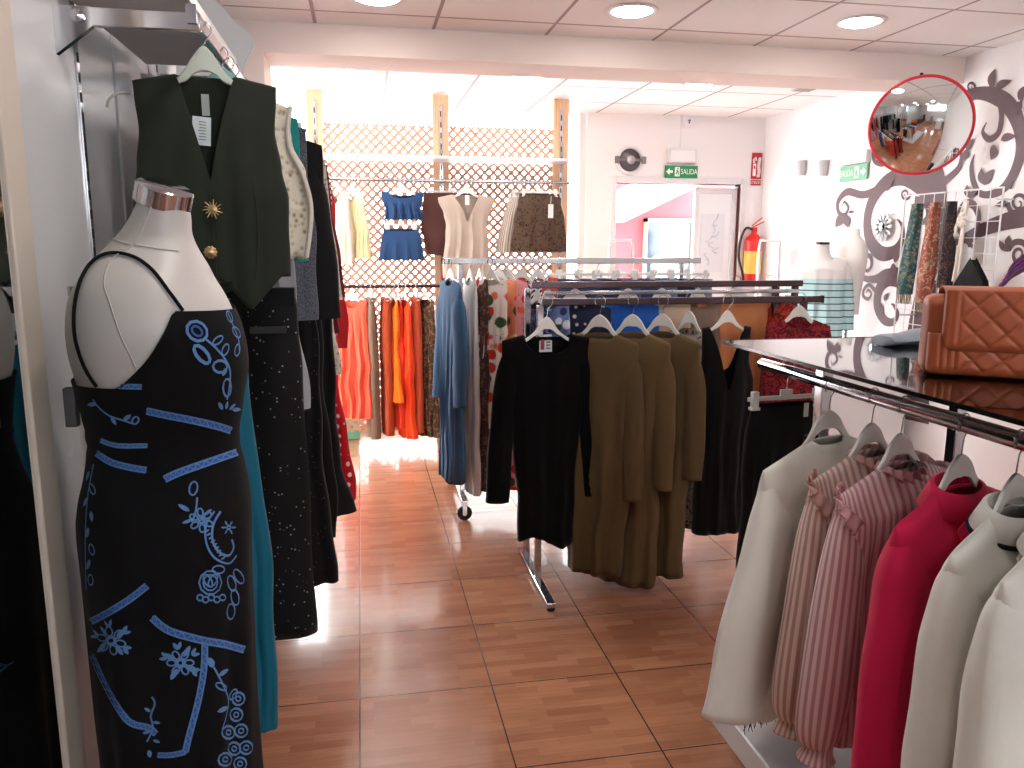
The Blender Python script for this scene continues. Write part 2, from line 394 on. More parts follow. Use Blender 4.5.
# ----- glass
def glass_mat(name, tint=(.97, .98, .98), gl=.08):
    t = NT(name); tr = t.n('ShaderNodeBsdfTransparent', i_0=tint+(1,)); g = t.n('ShaderNodeBsdfGlossy', i_0=(1, 1, 1, 1), i_1=.02)
    fr = t.n('ShaderNodeFresnel', i_0=1.5); mx = t.n('ShaderNodeMixShader'); t.l(fr, 0, mx, 0); t.l(tr, 0, mx, 1); t.l(g, 0, mx, 2); t.l(mx, 0, t.out, 0)
    return t.m
GLASS = glass_mat('window_glass'); tag(MB().box(-2.353, -2.347, 4.56, 6.66, .311, ZC).build('window_glass', GLASS, w2o), kind='structure')
w = MB()
for x in (-2.27, 1.9): w.box(x-.03, x+.03, YB+.02, YB+.09, .12, ZC)
w.box(-2.24, 1.87, YB+.03, YB+.08, .12, .18)
wo = struct('window_1', w, WHT); tag(MB().box(-2.28, 1.9, YB+.05, YB+.056, .181, ZC).build('window_glass', GLASS, wo), kind='structure')
d = MB(); d.box(2.155, 2.2, YB-.02, YB+.13, 0, 2.13); d.box(3.36, 3.405, YB-.02, YB+.13, 0, 2.13); d.box(2.2, 3.36, YB-.019, YB+.129, 2.075, 2.13)
struct('door_1', d, WHT, bevel=.004)
struct('baseboard_right', MB().box(XR-.012, XR, YF, YB, 0, .08), WHT)
w3 = struct('fill_light_window', MB().box(.5, .55, YF-.07, YF-.02, 1.7, 2.6).box(3.35, 3.4, YF-.07, YF-.02, 1.7, 2.6).box(.55, 3.35, YF-.068, YF-.022, 1.7, 1.75).box(.55, 3.35, YF-.068, YF-.022, 2.55, 2.6), WHT); tag(MB().box(.55, 3.35, YF-.05, YF-.045, 1.75, 2.55).build('window_glass', GLASS, w3), kind='structure')  # unseen window added behind the camera to brighten the front ceiling
# ----- outdoors
struct('street', MB().box(-9, 14, 7.0, 16, -.2, -.12).box(-6, 9, -9, YF-.1, -.2, -.12), wall_mat('pale_paving', (215, 205, 200)))
struct('facade', MB().box(3.0, 12, 10.6, 10.9, -.12, 5), wall_mat('pink_render', (150, 66, 74)))
# ------------------------------------------------------------------ ceiling lamps
def lamp(x, y, label):
    t = thing('ceiling_lamp', label, 'ceiling lamp', (x, y, ZC), 0, 'round recessed ceiling lamps')
    a = MB().lathe([(.098, -.001), (.125, -.001), (.127, -.004), (.115, -.01), (.098, -.008)], 40, caps=False); a.build('rim', WHT, t)
    MB().lathe([(.0, -.022), (.04, -.021), (.075, -.016), (.093, -.009), (.099, -.003)], 40, caps=False).build('diffuser', emit('lamp_light', (255, 246, 238), LAMP), t)
LAMP = 40.0
lamp(.11, 3.9, 'round recessed ceiling lamp before the beam, cut by the top edge')
lamp(1.31, 3.87, 'round recessed ceiling lamp in front of the beam, middle of its row')
lamp(2.49, 3.83, 'round recessed ceiling lamp in front of the beam, nearest the mural wall')
lamp(-.085, 5.42, 'round recessed ceiling lamp behind the beam, above the left wooden post')
lamp(1.13, 5.45, 'round recessed ceiling lamp behind the beam, above the right wooden post')
lamp(2.35, 5.44, 'added round ceiling lamp brightening the back wall, nearest the ceiling vent')  # unseen extra lamp, added to lift the brightness of the back wall
for y in (1.47, -.93):
    for x, w_ in ((.11, 'left'), (1.31, 'middle'), (2.51, 'right')):
        lamp(x, y, f'round recessed ceiling lamp in the {w_} of the {"row above the photographer" if y > 0 else "row behind the photographer"}')
v = thing('ceiling_vent', 'small grey slotted air vent in the ceiling behind the beam', 'vent', (3.17, 5.4, ZC))
MB().box(-.07, .07, -.16, .16, -.008, -.001).build('frame', plain('vent_grey', (196, 192, 190), .6), v, bevel=.002)
m = MB()
for i in range(6): m.box(-.06+i*.022, -.052+i*.022, -.145, .145, -.011, -.006)
m.build('slats', plain('vent_slat', (150, 146, 146), .5), v)
# ------------------------------------------------------------------ left wall unit
MIR = plain('mirror_silver', (235, 238, 238), .02, 1)
mo = thing('wall_mirror', 'tall wall mirror with pale frame at the left edge reflecting the dark dress', 'mirror', (-.515, .93, 0))
MB().box(-.084, -.004, -.9, .40, .02, 2.6).build('backing_panel', WHT, mo)
MB().box(-.004, 0, -.88, .40, .04, 2.58).build('mirror_glass', MIR, mo)
MB().box(-.084, .006, .40, .475, .0, 2.62).build('frame', plain('pale_beech', (204, 194, 182), .5), mo, bevel=.003)
LP = wall_mat('left_gloss_panel', (205, 208, 212), .28)
p = thing('wall_panel', 'tall glossy grey white wall panels beside the mirror holding the slotted strips', 'wall panel', (XL, 1.44, 0))
for a, b, x in ((0.005, .20, .055), (.21, .44, .03), (.455, .78, .012), (.80, 1.14, .012)):
    MB().box(0, x, a, b, 0, 2.62).build('panel_board', LP, p, bevel=.003)
for y in (.447, 1.15):
    s = MB(); s.box(.0, .034, y-.008, y+.008, 0, 2.62); s.build('slotted_strip', CH, p)
    sl = MB()
    for i in range(60): sl.box(.0345, .0352, y-.004, y+.004, .2+i*.04, .22+i*.04)
    sl.build('slots', BLK, p)
def bracket(y, label):
    t = thing('shelf_bracket', label, 'bracket', (XL+.03, y, 1.972), 0, 'chrome brackets of the left wall shelf')
    a = MB(); a.box(0, .27, -.007, .007, -.005, .03); a.build('arm', CH, t, bevel=.002)
    a = MB(); a.add([(0, -.008, .03), (0, -.008, -.06), (.07, -.008, -.005), (.07, -.008, .03), (0, .008, .03), (0, .008, -.06), (.07, .008, -.005), (.07, .008, .03)],
        [(0, 1, 2, 3), (7, 6, 5, 4), (0, 4, 5, 1), (1, 5, 6, 2), (2, 6, 7, 3), (3, 7, 4, 0)], False); a.build('gusset', CH, t)
    a = MB(); a.lathe([(.012, 0), (.012, .006), (0, .009)], 16, M=Matrix.Rotation(PI/2, 4, 'X'), c=(.045, -.008, .012)); a.build('bolt', CH, t)
bracket(1.78, 'nearest chrome shelf bracket on the left wall, above the green waistcoat')
bracket(2.42, 'second chrome shelf bracket on the left wall, behind the green waistcoat')
bracket(3.3, 'third chrome shelf bracket further along the left wall')
s = MB().box(XL+.035, -.325, 1.80, 2.46, 2.035, 2.06); s = s.build('wall_shelf', WHT, bevel=.003); tag(s, 'short white shelf board high on the left wall over the clothes rail', 'shelf')
rl = thing('wall_rail', 'long chrome clothes rail along the left wall carrying the waistcoats and dresses', 'clothes rail', (-.315, 1.77, 2.0))
MB().box(-.007, .007, 0, 2.55, -.016, .012).build('rail_bar', CH, rl, bevel=.002)
MB().box(-.01, .01, -.004, .0, -.02, .016).build('end_cap', CH, rl)
# white ogee end panel of the unit
pts = [(q.x, q.z) for q in [at(u, v, Y=2.95) for u, v in catmull([(203, -2), (217, 5), (234, 24), (247, 34), (252, 44), (246, 56), (240, 72), (238, 100), (240, 150)], 4)]]
pts = [(-.58, pts[0][1])]+pts+[(pts[-1][0], 1.0), (-.58, 1.0)]
m = MB(); n = len(pts); yy = 2.95
m.add([(x, yy, z) for x, z in pts]+[(x, yy+.03, z) for x, z in pts], [tuple(range(n)), tuple(range(2*n-1, n-1, -1))]+[(i, (i+1) % n, n+(i+1) % n, n+i) for i in range(n)], False)
o = m.build('divider_panel', WHT, bevel=.004); tag(o, 'white divider panel with a wavy front edge rising to the ceiling at the left wall', 'panel')
# ------------------------------------------------------------------ LEFT RACK GARMENTS (rail along Y at X=-.315, z=2.0)
GL = 'clothes on the left wall rail'
OL = cloth('green_suiting', (36, 41, 33), rough=.8)
def sun_brooch(parent, x, z, y):
    m = MB(); m.lathe([(.009, 0), (.009, .004), (0, .007)], 18, M=Matrix.Rotation(PI/2, 4, 'X'), c=(x, y, z))
    for k in range(14):
        a = 2*PI*k/14; m.tube([(x+.008*math.cos(a), y-.002, z+.008*math.sin(a)), (x+(.021 if k % 2 else .017)*math.cos(a+.1), y-.003, z+(.021 if k % 2 else .017)*math.sin(a+.1))], [.0018, .0007], 5)
    return m.build('sun_button', plain('brass', (176, 150, 112), .35, 1), parent)
vest = thing('waistcoat', 'dark green sleeveless waistcoat with gold sun buttons, front of the left rail', 'waistcoat', (-.318, 1.9, 2.0), R(4), GL)
b = body_mesh([(0, .147, .012), (.05, .144, .02), (.12, .139, .03), (.2, .15, .04), (.27, .163, .045), (.36, .158, .042), (.44, .155, .045)], ('v', .058, .235, .012), .2, -.085, (.0035, 3), 3,
              hem=lambda c, f: (.075*max(0, 1-abs(abs(c)-.45)/.42) if f else .0), rows=44, cols=96)
b.build('body', OL, vest, solid=.003)
m = MB(); m.bar((0, -.048, -.33), (.004, -.05, -.535), .0015, .0025); m.build('front_edge', plain('dark_seam', (20, 24, 20), .9), vest)
sun_brooch(vest, .004, -.378, -.052); 
m = MB(); m.lathe([(.013, 0), (.012, .004), (.006, .008), (0, .008)], 20, M=Matrix.Rotation(PI/2, 4, 'X'), c=(-.006, -.05, -.47))
for k in range(10):
    a = 2*PI*k/10; m.lathe([(.0035, 0), (0, .003)], 8, M=Matrix.Rotation(PI/2, 4, 'X'), c=(-.006+.011*math.cos(a), -.053, -.47+.011*math.sin(a)))
m.build('round_button', MATS['brass'], vest)
MB().box(-.012, .004, .012, .0135, -.175, -.115, Matrix.Rotation(0, 4, 'Z')).build('care_label', plain('label_cloth', (150, 160, 158), .8), vest)
tg = MB().box(-.018, .02, -.003, -.0015, -.24, -.18, Matrix.Rotation(R(4), 4, 'Y')); tg.build('price_tag', plain('tag_card', (205, 214, 220), .6), vest)
m = MB()
for i in range(7): m.box(-.004+rnd.uniform(-.002, .002), .010, -.0036, -.0031, -.19-i*.0062-.0015, -.19-i*.0062, Matrix.Rotation(R(4), 4, 'Y'))
m.build('tag_print', plain('tag_ink', (70, 80, 90), .7), vest)
for s, zz in ((-1, -.30), (1, -.30)):
    m = MB(); m.tube(catmull([(s*.09, -.044, -.32), (s*.095, -.046, -.42), (s*.085, -.047, -.53)], 5), .0012, 5); m.build('dart_seam', OL, vest)
hanger((-.318, 1.9, 2.0), R(4), 'pale grey green plastic hanger holding the dark green waistcoat', 'hangers: '+GL, w=.10, mat=plain('hanger_greenish', (186, 194, 184), .4), drop=.05, deep=.072)
m = MB().tube(catmull([(-.155, 0, -.135), (-.175, -.02, -.14), (-.19, -.03, -.155), (-.195, -.03, -.17)], 4), .003, 6)
m.build('spare_hook', plain('hook_grey', (150, 150, 146), .4), None, loc=(-.318, 1.9, 2.0)); o = bpy.data.objects['spare_hook']; tag(o, 'small bent grey hook sticking out at the left shoulder of the green waistcoat', 'hook')
# glitter trousers with belt
gt = trousers('glitter_trousers', 'wide black sparkling trousers hanging below the green waistcoat', 'trousers', GL, (-.285, 2.02, 1.46), 0,
     cloth('black_glitter', (9, 9, 12), 'glitter', (150, 160, 175), rough=.7), w=.125, L=.9, flare=.068, crotch=.24, top=-.02, seed=4, hang=False, solid=.002)
hanger((-.285, 2.02, 1.46), 0, 'thin clip hanger holding the sparkling black trousers', 'hangers: '+GL, w=.1, clip=True, rail=.01)
m = MB().box(-.01, .075, -.004, .0, -.009, .009); m = m.build('trouser_belt', BLK, None, loc=(-.255, 1.975, 1.345), bevel=.002); tag(m, 'narrow black belt strap lying across the sparkling trousers', 'belt')
GLs = lambda y, x=-.315: (x, y, 2.0)
def L_(name, label, cat, y, mat, prof, short, **kw):
    kw.setdefault('neck', ('scoop', .06, .08, .02)); kw.setdefault('slope', .3); kw.setdefault('fold', (.01, 4))
    return garment(name, label, cat, GL, GLs(y), kw.pop('rz', 0), mat, prof, short=short, rail=.012, **kw)
TEALH = plain('teal_hanger', (120, 178, 176), .35)
L_('waistcoat', 'beige beaded waistcoat with pale trim just behind the green one', 'waistcoat', 2.12, cloth('beige_beads', (186, 176, 158), 'lace', (120, 108, 92), (205, 198, 184)),
   [(0, .158, .012), (.06, .15, .02), (.13, .153, .03), (.2, .18, .035), (.3, .196, .04), (.41, .178, .04)], 'beige beaded waistcoat', seed=5, hmat=TEALH, tint='teal', solid=.003)
tr = MB().tube(catmull([(.158, -.014, -.12), (.15, -.022, -.17), (.154, -.03, -.225), (.182, -.03, -.285), (.198, -.03, -.37), (.182, -.03, -.485)], 6), .006, 8)
tr = tr.build('armhole_trim', cloth('cream_trim', (205, 200, 190)), bpy.data.objects['waistcoat.001'] if 'waistcoat.001' in bpy.data.objects else None)
L_('blouse', 'teal blouse showing a thin strip behind the beige beaded waistcoat', 'blouse', 2.3, cloth('teal_cloth', (30, 128, 128)), [(0, .16, .012), (.1, .162, .025), (.3, .165, .03), (.42, .18, .03)], 'thin teal blouse', seed=6, hmat=TEALH, tint='teal')
L_('dress', 'light grey panel dress with white hem block behind the beaded waistcoat', 'dress', 2.22, cloth('grey_light', (150, 154, 160)), [(0, .13, .012), (.2, .14, .03), (.6, .15, .035), (.82, .16, .035)], 'light grey panel dress', seed=7)
L_('dress', 'grey blue tweed dress with narrow shoulders behind the teal blouse', 'dress', 2.48, cloth('navy_tweed', (70, 76, 92), 'lace', (36, 40, 54), (84, 88, 98), scale=3), [(0, .17, .012), (.15, .172, .03), (.4, .18, .035), (.6, .185, .04)], 'grey blue tweed dress', seed=8)
BK = cloth('black_cloth', (9, 9, 11)); BK2 = cloth('black_crepe', (15, 14, 17), rough=.7); VEL = cloth('black_velvet', (5, 5, 6), rough=.95, sheen=.12)
L_('blouse', 'black long-sleeved blouse with square shoulders in the left rail', 'blouse', 2.75, BK2, [(0, .2, .014), (.1, .205, .03), (.4, .2, .035), (.62, .21, .04)], 'square-shouldered black blouse', seed=9, sleeve=slv(.19, .52, .06, .05, .03), slope=.32)
L_('dress', 'long black dress with sparkle falling below the black blouse', 'dress', 2.62, cloth('black_sparkle_b', (8, 8, 10), 'glitter', (90, 95, 110)), [(0, .14, .012), (.2, .15, .03), (.8, .17, .04), (1.1, .185, .045), (1.5, .2, .05)], 'long black sparkle dress', seed=10)
L_('trousers', 'narrow black trousers hanging low beside the black dresses', 'trousers', 2.9, BK, [(0, .16, .02), (.5, .17, .04), (1.45, .2, .05)], 'narrow low black trousers', seed=11, hang='clip')
L_('dress', 'black flared dress with widening hem, deeper in the left rail', 'dress', 3.1, BK2, [(0, .17, .014), (.2, .18, .03), (.8, .2, .04), (1.2, .22, .06), (1.42, .26, .07)], 'flared black dress', seed=12)
L_('cardigan', 'beige lace cardigan among the dark clothes of the left rail', 'cardigan', 3.3, cloth('beige_lace', (190, 178, 160), 'lace', (140, 120, 105), (206, 196, 180)), [(0, .19, .014), (.2, .2, .03), (.7, .21, .04), (.9, .22, .04)], 'beige lace cardigan', seed=13, sleeve=slv(.18, .5, .05, .045, .04))
L_('blouse', 'burgundy blouse hanging past the beige lace cardigan', 'blouse', 3.48, cloth('burgundy', (92, 26, 36)), [(0, .19, .014), (.2, .2, .03), (.75, .22, .04)], 'burgundy blouse', seed=14, sleeve=slv(.18, .5, .05, .045, .05))
L_('dress', 'red printed dress with white flecks low in the left rail', 'dress', 3.65, cloth('red_print', (190, 22, 34), 'dots', (235, 210, 205)), [(0, .17, .014), (.3, .18, .03), (.9, .2, .04), (1.3, .24, .05), (1.55, .26, .06)], 'red printed dress', seed=15)
L_('tunic', 'dark plum tunic behind the red printed dress', 'tunic', 3.82, cloth('plum', (52, 28, 44)), [(0, .17, .014), (.2, .19, .03), (.95, .2, .04)], 'dark plum tunic', seed=16)
L_('jacket', 'white and black jacket near the far end of the left rail', 'jacket', 3.98, cloth('white_black_check', (205, 200, 196), 'zigzag', (40, 40, 44)), [(0, .18, .014), (.2, .19, .03), (.65, .2, .04)], 'white and black jacket', seed=17)
L_('dress', 'red dress at the far end of the left rail', 'dress', 4.14, cloth('plain_red', (186, 34, 40)), [(0, .17, .014), (.2, .2, .03), (.9, .24, .04)], 'far red dress', seed=18)
lr = thing('low_rail', 'short lower chrome rail on the left wall behind the mannequin', 'clothes rail', (-.285, 1.64, 1.46))
MB().box(-.006, .006, 0, .7, -.014, .008).build('rail_bar', CH, lr); m = MB()
for yy in (.05, .62): m.box(-.31, 0, yy, yy+.012, -.012, .006)
m.build('arm', CH, lr)
garment('long_skirt', 'long teal satin skirt hanging just behind the dressed mannequin', 'skirt', GL, (-.31, 1.70, 1.46), R(6), cloth('teal_satin', (14, 92, 116), rough=.5), [(0, .06, .02), (.1, .075, .03), (.45, .095, .04), (.9, .105, .045)], ('scoop', .05, .01, 0), .02, seed=19, fold=(.007, 4), hang='clip', hw=.055, short='long teal satin skirt', rail=.01)
# ------------------------------------------------------------------ MANNEQUIN with embroidered dress
MY = 1.4
SEC = [(1.612, -.350, -.272, .040), (1.59, -.362, -.270, .042), (1.565, -.38, -.270, .048), (1.54, -.403, -.262, .068), (1.515, -.425, -.25, .10), (1.49, -.442, -.24, .13), (1.46, -.455, -.225, .15), (1.42, -.462, -.21, .157),
       (1.38, -.463, -.202, .152), (1.34, -.458, -.2, .14), (1.30, -.452, -.208, .125), (1.26, -.448, -.215, .112), (1.22, -.445, -.222, .106), (1.17, -.452, -.215, .115), (1.1, -.455, -.22, .12), (1.0, -.45, -.225, .12), (.95, -.44, -.235, .11)]
def ring(z, x0, x1, ry, n=48, e=.92, off=0, fold=None):
    cx = (x0+x1)/2; rx = (x1-x0)/2+off; ry = ry+off; o = []
    for k in range(n):
        t = 2*PI*k/n; c = math.cos(t); s = math.sin(t)
        f = fold(t, z) if fold else 0
        o.append(Vector((cx+math.copysign(abs(c)**e, c)*(rx+f), MY+math.copysign(abs(s)**e, s)*(ry+f), z)))
    return o
S = catmull([tuple(reversed((s[3], s[2], s[1], s[0]))) for s in SEC], 4)
S = [(z, a, b_, r_) for z, a, b_, r_ in S]
mq = thing('mannequin', 'headless off-white female mannequin with chrome neck cap wearing the embroidered dress', 'mannequin', (0, 0, 0))
m = MB(); vs = []; n = 48
for z, a, b_, r_ in S: vs += ring(z, a, b_, r_)
m.add(vs, [(i*n+k, (i+1)*n+k, (i+1)*n+(k+1) % n, i*n+(k+1) % n) for i in range(len(S)-1) for k in range(n)]+[tuple(range(n)), tuple((len(S)-1)*n+k for k in range(n))][:2])
MQ = plain('mannequin_fibreglass', (190, 187, 184), .42)
torso = m.build('torso', MQ, mq)
bv_t = BVHTree.FromPolygons([v.co for v in torso.data.vertices], [list(p_.vertices) for p_ in torso.data.polygons])
Mt = Matrix.Rotation(R(17), 4, 'Y') @ Matrix.Rotation(R(13), 4, 'X')
MB().lathe([(.0, .024), (.041, .024), (.0445, .021), (.0445, -.006), (.041, -.009), (0, -.009)], 40, M=Mt.inverted() if False else Mt, c=(-.311, MY, 1.618), sx=1).build('neck_cap', CH, mq)
m = MB().tube([(-.34, MY, .96), (-.34, MY, .02)], .014, 12); m.build('stand_pole', CH, mq)
m = MB().lathe([(.17, 0), (.17, .008), (.03, .016), (.02, .03), (0, .03)], 40, c=(-.34, MY, 0)); m.build('stand_base', CH, mq)
def snap(u, v, bvh, off=.002, fb=1.3):
    d = ray(u, v).normalized(); h = bvh.ray_cast(CAM, d)
    if h[0] is not None: 
        nn = h[1] if h[1].dot(d) < 0 else -h[1]
        return h[0]+nn*off, nn
    # miss: nearest surface point to the sight line
    best = None
    for k in range(30):
        q = CAM+d*(1.1+k*.02); r_ = bvh.find_nearest(q)
        if r_[0] is not None and (best is None or r_[3] < best[2]): best = (r_[0], r_[1], r_[3])
    nn = best[1]
    if nn.dot(best[0]-Vector((-.34, MY, best[0].z))) < 0: nn = -nn
    return best[0]+nn*off, nn
# side seam moulding of the torso
seam = [snap(u, v, bv_t, .0015)[0] for u, v in catmull([(151, 208), (145, 224), (136, 243), (112, 262), (104, 284), (110, 305), (120, 335), (133, 362), (141, 385), (143, 400)], 4)]
MB().tube(seam, .0028, 8, flat=.5).build('moulding_seam', MQ, mq)
seam = [snap(u, v, bv_t, .0012)[0] for u, v in catmull([(106, 236), (120, 243), (136, 246), (155, 249), (178, 252)], 4)]
MB().tube(seam, .002, 8, flat=.5).build('moulding_seam', MQ, mq)
# dress
dr = thing('embroidered_dress', 'long black strappy dress with blue embroidery worn by the chrome-necked mannequin', 'dress', (0, 0, 0))
DS = [(1.46, -.455, -.225, .15), (1.42, -.462, -.21, .157), (1.38, -.463, -.202, .152), (1.34, -.458, -.2, .14), (1.30, -.452, -.208, .125), (1.26, -.448, -.215, .112), (1.22, -.446, -.222, .107), (1.17, -.455, -.215, .118), (1.1, -.47, -.208, .138), (1.0, -.468, -.212, .148), (.9, -.466, -.214, .152),
      (.75, -.464, -.218, .157), (.6, -.464, -.22, .16), (.4, -.485, -.215, .17), (.2, -.495, -.205, .18), (.1, -.5, -.2, .185)]
def topz(t):
    a = abs((t+PI) % (2*PI)-PI)   # 0 at front (+X)
    a = math.degrees(a)
    if a < 62: return 1.442+.008*(a/62)
    if a < 104: 
        q = (a-62)/42; q = 1-(1-q)**1.3; return 1.45-.115*q
    return 1.335
n = 96; rows = 90; vs = []
DSr = sorted([(1.5-s[0],)+s[1:] for s in DS])
DSc = catmull([tuple(s) for s in DSr], 4)
for i in range(rows+1):
    for k in range(n):
        t = 2*PI*k/n; z0 = topz(t); z = z0+(.09-z0)*(i/rows)
        tt = 1.5-z
        a = interp(DSc, tt, 1); b_ = interp(DSc, tt, 2); ry = interp(DSc, tt, 3)
        g = .006*min(1, max(0, (1.15-z)/.5))
        f = .006+g*(math.sin(7*t+1+z*2)+.6*math.sin(12*t-z*3+2))
        if 1.2 < z < 1.26: f += .002*math.sin(z*260)*.5
        cx = (a+b_)/2; c = math.cos(t); s = math.sin(t); e = .92
        vs.append(Vector((cx+math.copysign(abs(c)**e, c)*((b_-a)/2+f), MY+math.copysign(abs(s)**e, s)*(ry+f), z)))
m = MB(); m.add(vs, [(i*n+k, (i+1)*n+k, (i+1)*n+(k+1) % n, i*n+(k+1) % n) for i in range(rows) for k in range(n)])
DRM = cloth('black_dress_crepe', (9, 9, 13), rough=.85, sheen=.05)
dob = m.build('body', DRM, dr)
bv_d = BVHTree.FromPolygons([v_.co for v_ in dob.data.vertices], [list(p_.vertices) for p_ in dob.data.polygons])
st = [snap(u, v, bv_t, .003)[0] for u, v in catmull([(182, 312), (168, 293), (152, 272), (134, 259), (112, 255), (94, 263), (82, 282), (76, 310), (77, 340), (86, 368), (98, 387)], 4)]
MB().tube(st, .0027, 8).build('strap', DRM, dr)
st = [Vector(v) for v in catmull([(-.215, MY+.055, 1.425), (-.235, MY+.07, 1.455), (-.29, MY+.085, 1.497), (-.36, MY+.09, 1.503), (-.43, MY+.085, 1.475), (-.463, MY+.07, 1.42), (-.465, MY+.07, 1.34)], 5)]
MB().tube(st, .0027, 8).build('strap', DRM, dr)
EMB = cloth('blue_embroidery', (92, 132, 186), rough=.8, sheen=.1); EMB2 = cloth('deep_blue_thread', (58, 88, 160), rough=.8, sheen=.1)
def ribbon(mb, pts, wpx, off=.0022, mi=0, bvh=None, taper=None):
    """stitch a flat band on the dress along a line"""
    bvh = bvh or bv_d; P = [snap(u, v, bvh, off) for u, v in pts]; vs = []
    for i, (p_, nn) in enumerate(P):
        d = (P[min(i+1, len(P)-1)][0]-P[max(i-1, 0)][0])
        if d.length < 1e-6: d = Vector((1, 0, 0))
        s = d.normalized().cross(nn).normalized()*(wpx*.00178/2*(taper[i] if taper else 1))
        vs += [p_+s, p_-s]
    mb.add(vs, [(2*i, 2*i+1, 2*i+3, 2*i+2) for i in range(len(P)-1)], True, mi)
em = MB()
def seg(pts, k=6): return catmull(pts, k)
def band(pts, w=6.5):
    P = seg(pts, 7); ribbon(em, P, w, .0018, 1)
    import itertools
    def offs(sgn, amt): 
        o = []
        for i, (u, v) in enumerate(P):
            a = P[max(i-1, 0)]; b2 = P[min(i+1, len(P)-1)]; dx, dy = b2[0]-a[0], b2[1]-a[1]; l = math.hypot(dx, dy) or 1
            o.append((u-dy/l*amt*sgn, v+dx/l*amt*sgn))
        return o
    ribbon(em, offs(1, w*.42), 1.4, .0026); ribbon(em, offs(-1, w*.42), 1.4, .0026)
    # zigzag
    L = 0; out = []; sg = 1
    o1, o2 = offs(1, w*.36), offs(-1, w*.36)
    for i in range(len(P)): out.append(o1[i] if i % 2 else o2[i])
    ribbon(em, out, 1.3, .003)
def loop(cx, cy, rx, ry, ang=0, w=1.5, n=10, mi=0):
    c, s = math.cos(ang), math.sin(ang)
    ribbon(em, [(cx+rx*math.cos(t)*c-ry*math.sin(t)*s, cy+rx*math.cos(t)*s+ry*math.sin(t)*c) for t in [2*PI*i/n for i in range(n+1)]], w, .0024, mi)
def petal(cx, cy, ang, l, w, fill=False):
    mx, my = cx+math.cos(ang)*l/2, cy+math.sin(ang)*l/2
    if fill: ribbon(em, [(cx+math.cos(ang)*l*q, cy+math.sin(ang)*l*q) for q in (0.05, .25, .5, .75, .95)], w*1.0, .0022, 0, taper=[.25, .85, 1, .75, .15])
    else: loop(mx, my, l/2, w/2, ang)
def flower(cx, cy, r, k=6, fill=False, ph=0):
    for i in range(k): petal(cx+math.cos(ph+2*PI*i/k)*r*.35, cy+math.sin(ph+2*PI*i/k)*r*.35, ph+2*PI*i/k, r*.75, r*(.28 if fill else .5), fill)
    loop(cx, cy, r*.25, r*.25, w=2)
band([(147, 411), (165, 415), (190, 420), (215, 426), (230, 431)], 7)
band([(165, 480), (180, 473), (205, 464), (236, 453)], 7)
band([(98, 454), (112, 463), (130, 468), (147, 471)], 6)
band([(102, 441), (118, 446), (148, 446)], 4)
band([(94, 383), (115, 386), (142, 387)], 5)
band([(93, 622), (110, 613), (130, 600), (148, 586)], 6.5)
band([(153, 618), (170, 631), (200, 640), (225, 645), (244, 650)], 7)
band([(205, 643), (204, 670), (199, 700), (190, 735), (186, 752)], 6)
band([(186, 752), (172, 755), (159, 755)], 5)
band([(94, 655), (105, 680), (120, 708), (132, 723), (150, 728), (157, 734)], 6)
# leaf sprays and flowers
for (x, y) in [(113, 641), (181, 663)]:
    for a_ in (-100, -35, 30, 200): petal(x+13*math.cos(R(a_)), y+13*math.sin(R(a_)), R(a_-25), 9, 3.5, True); petal(x+13*math.cos(R(a_)), y+13*math.sin(R(a_)), R(a_+25), 9, 3.5, True)
for (x, y, r_, k, f, ph) in [(113, 641, 13, 6, False, .3), (113, 641, 17, 4, True, .9), (181, 663, 12, 6, False, 0), (181, 663, 18, 4, True, .5)]: flower(x, y, r_, k, f, ph)
def vine(pts, leaves, w=1.6):
    ribbon(em, seg(pts, 5), w)
    for (x, y, a, l, ww, fl) in leaves: petal(x, y, R(a), l, ww, fl)
vine([(192, 523), (196, 510), (197, 498)], [(192, 496, -80, 14, 8, False), (190, 512, -150, 14, 4, True), (193, 520, 160, 12, 3, True), (204, 516, -40, 10, 3, True)])
flower(201, 521, 11, 6, False, .4); flower(203, 519, 6, 5, True)
vine([(220, 512), (213, 525), (212, 540), (218, 552), (228, 556), (233, 548), (231, 540)], [], 2.2)
vine([(214, 512), (206, 525), (206, 543), (214, 558), (228, 564), (236, 556)], [], 1.8)
flower(228, 528, 7, 6, True); 
for k in range(9): petal(209+k*2.0, 530+k*3.4, R(150), 6, 2, True)
loop(210, 583, 11, 12); loop(210, 583, 7, 8); petal(204, 575, R(60), 14, 7); petal(216, 575, R(120), 14, 7); loop(218, 570, 6, 4)
for k in range(5): loop(200+k*5.5, 598+(k % 2)*2, 3, 3)
for (x, y, a) in [(229, 576, 75), (233, 590, 80), (231, 604, 95), (234, 570, 60)]: petal(x, y, R(a), 16, 8)
# right chest motif
loop(196, 332, 9, 11, R(-50), 2.6); loop(196, 332, 4, 6, R(-50), 2, mi=1)
loop(201, 355, 11, 5, R(50), 3); loop(219, 367, 7, 6, 0, 2.4)
vine([(205, 340), (215, 349), (224, 360), (229, 372), (228, 390), (226, 400)], [(212, 345, -40, 12, 6, False), (222, 356, -70, 12, 6, False), (226, 368, 120, 10, 5, True)], 2)
vine([(223, 306), (230, 322), (237, 340), (238, 352)], [(226, 312, 70, 12, 5, False), (232, 328, 60, 12, 6, False), (237, 345, 100, 12, 5, False)], 2)
loop(226, 388, 4, 9, 0, 2)
for k in range(4): petal(222+k*3, 410, R(-120+k*40), 9, 4, True)
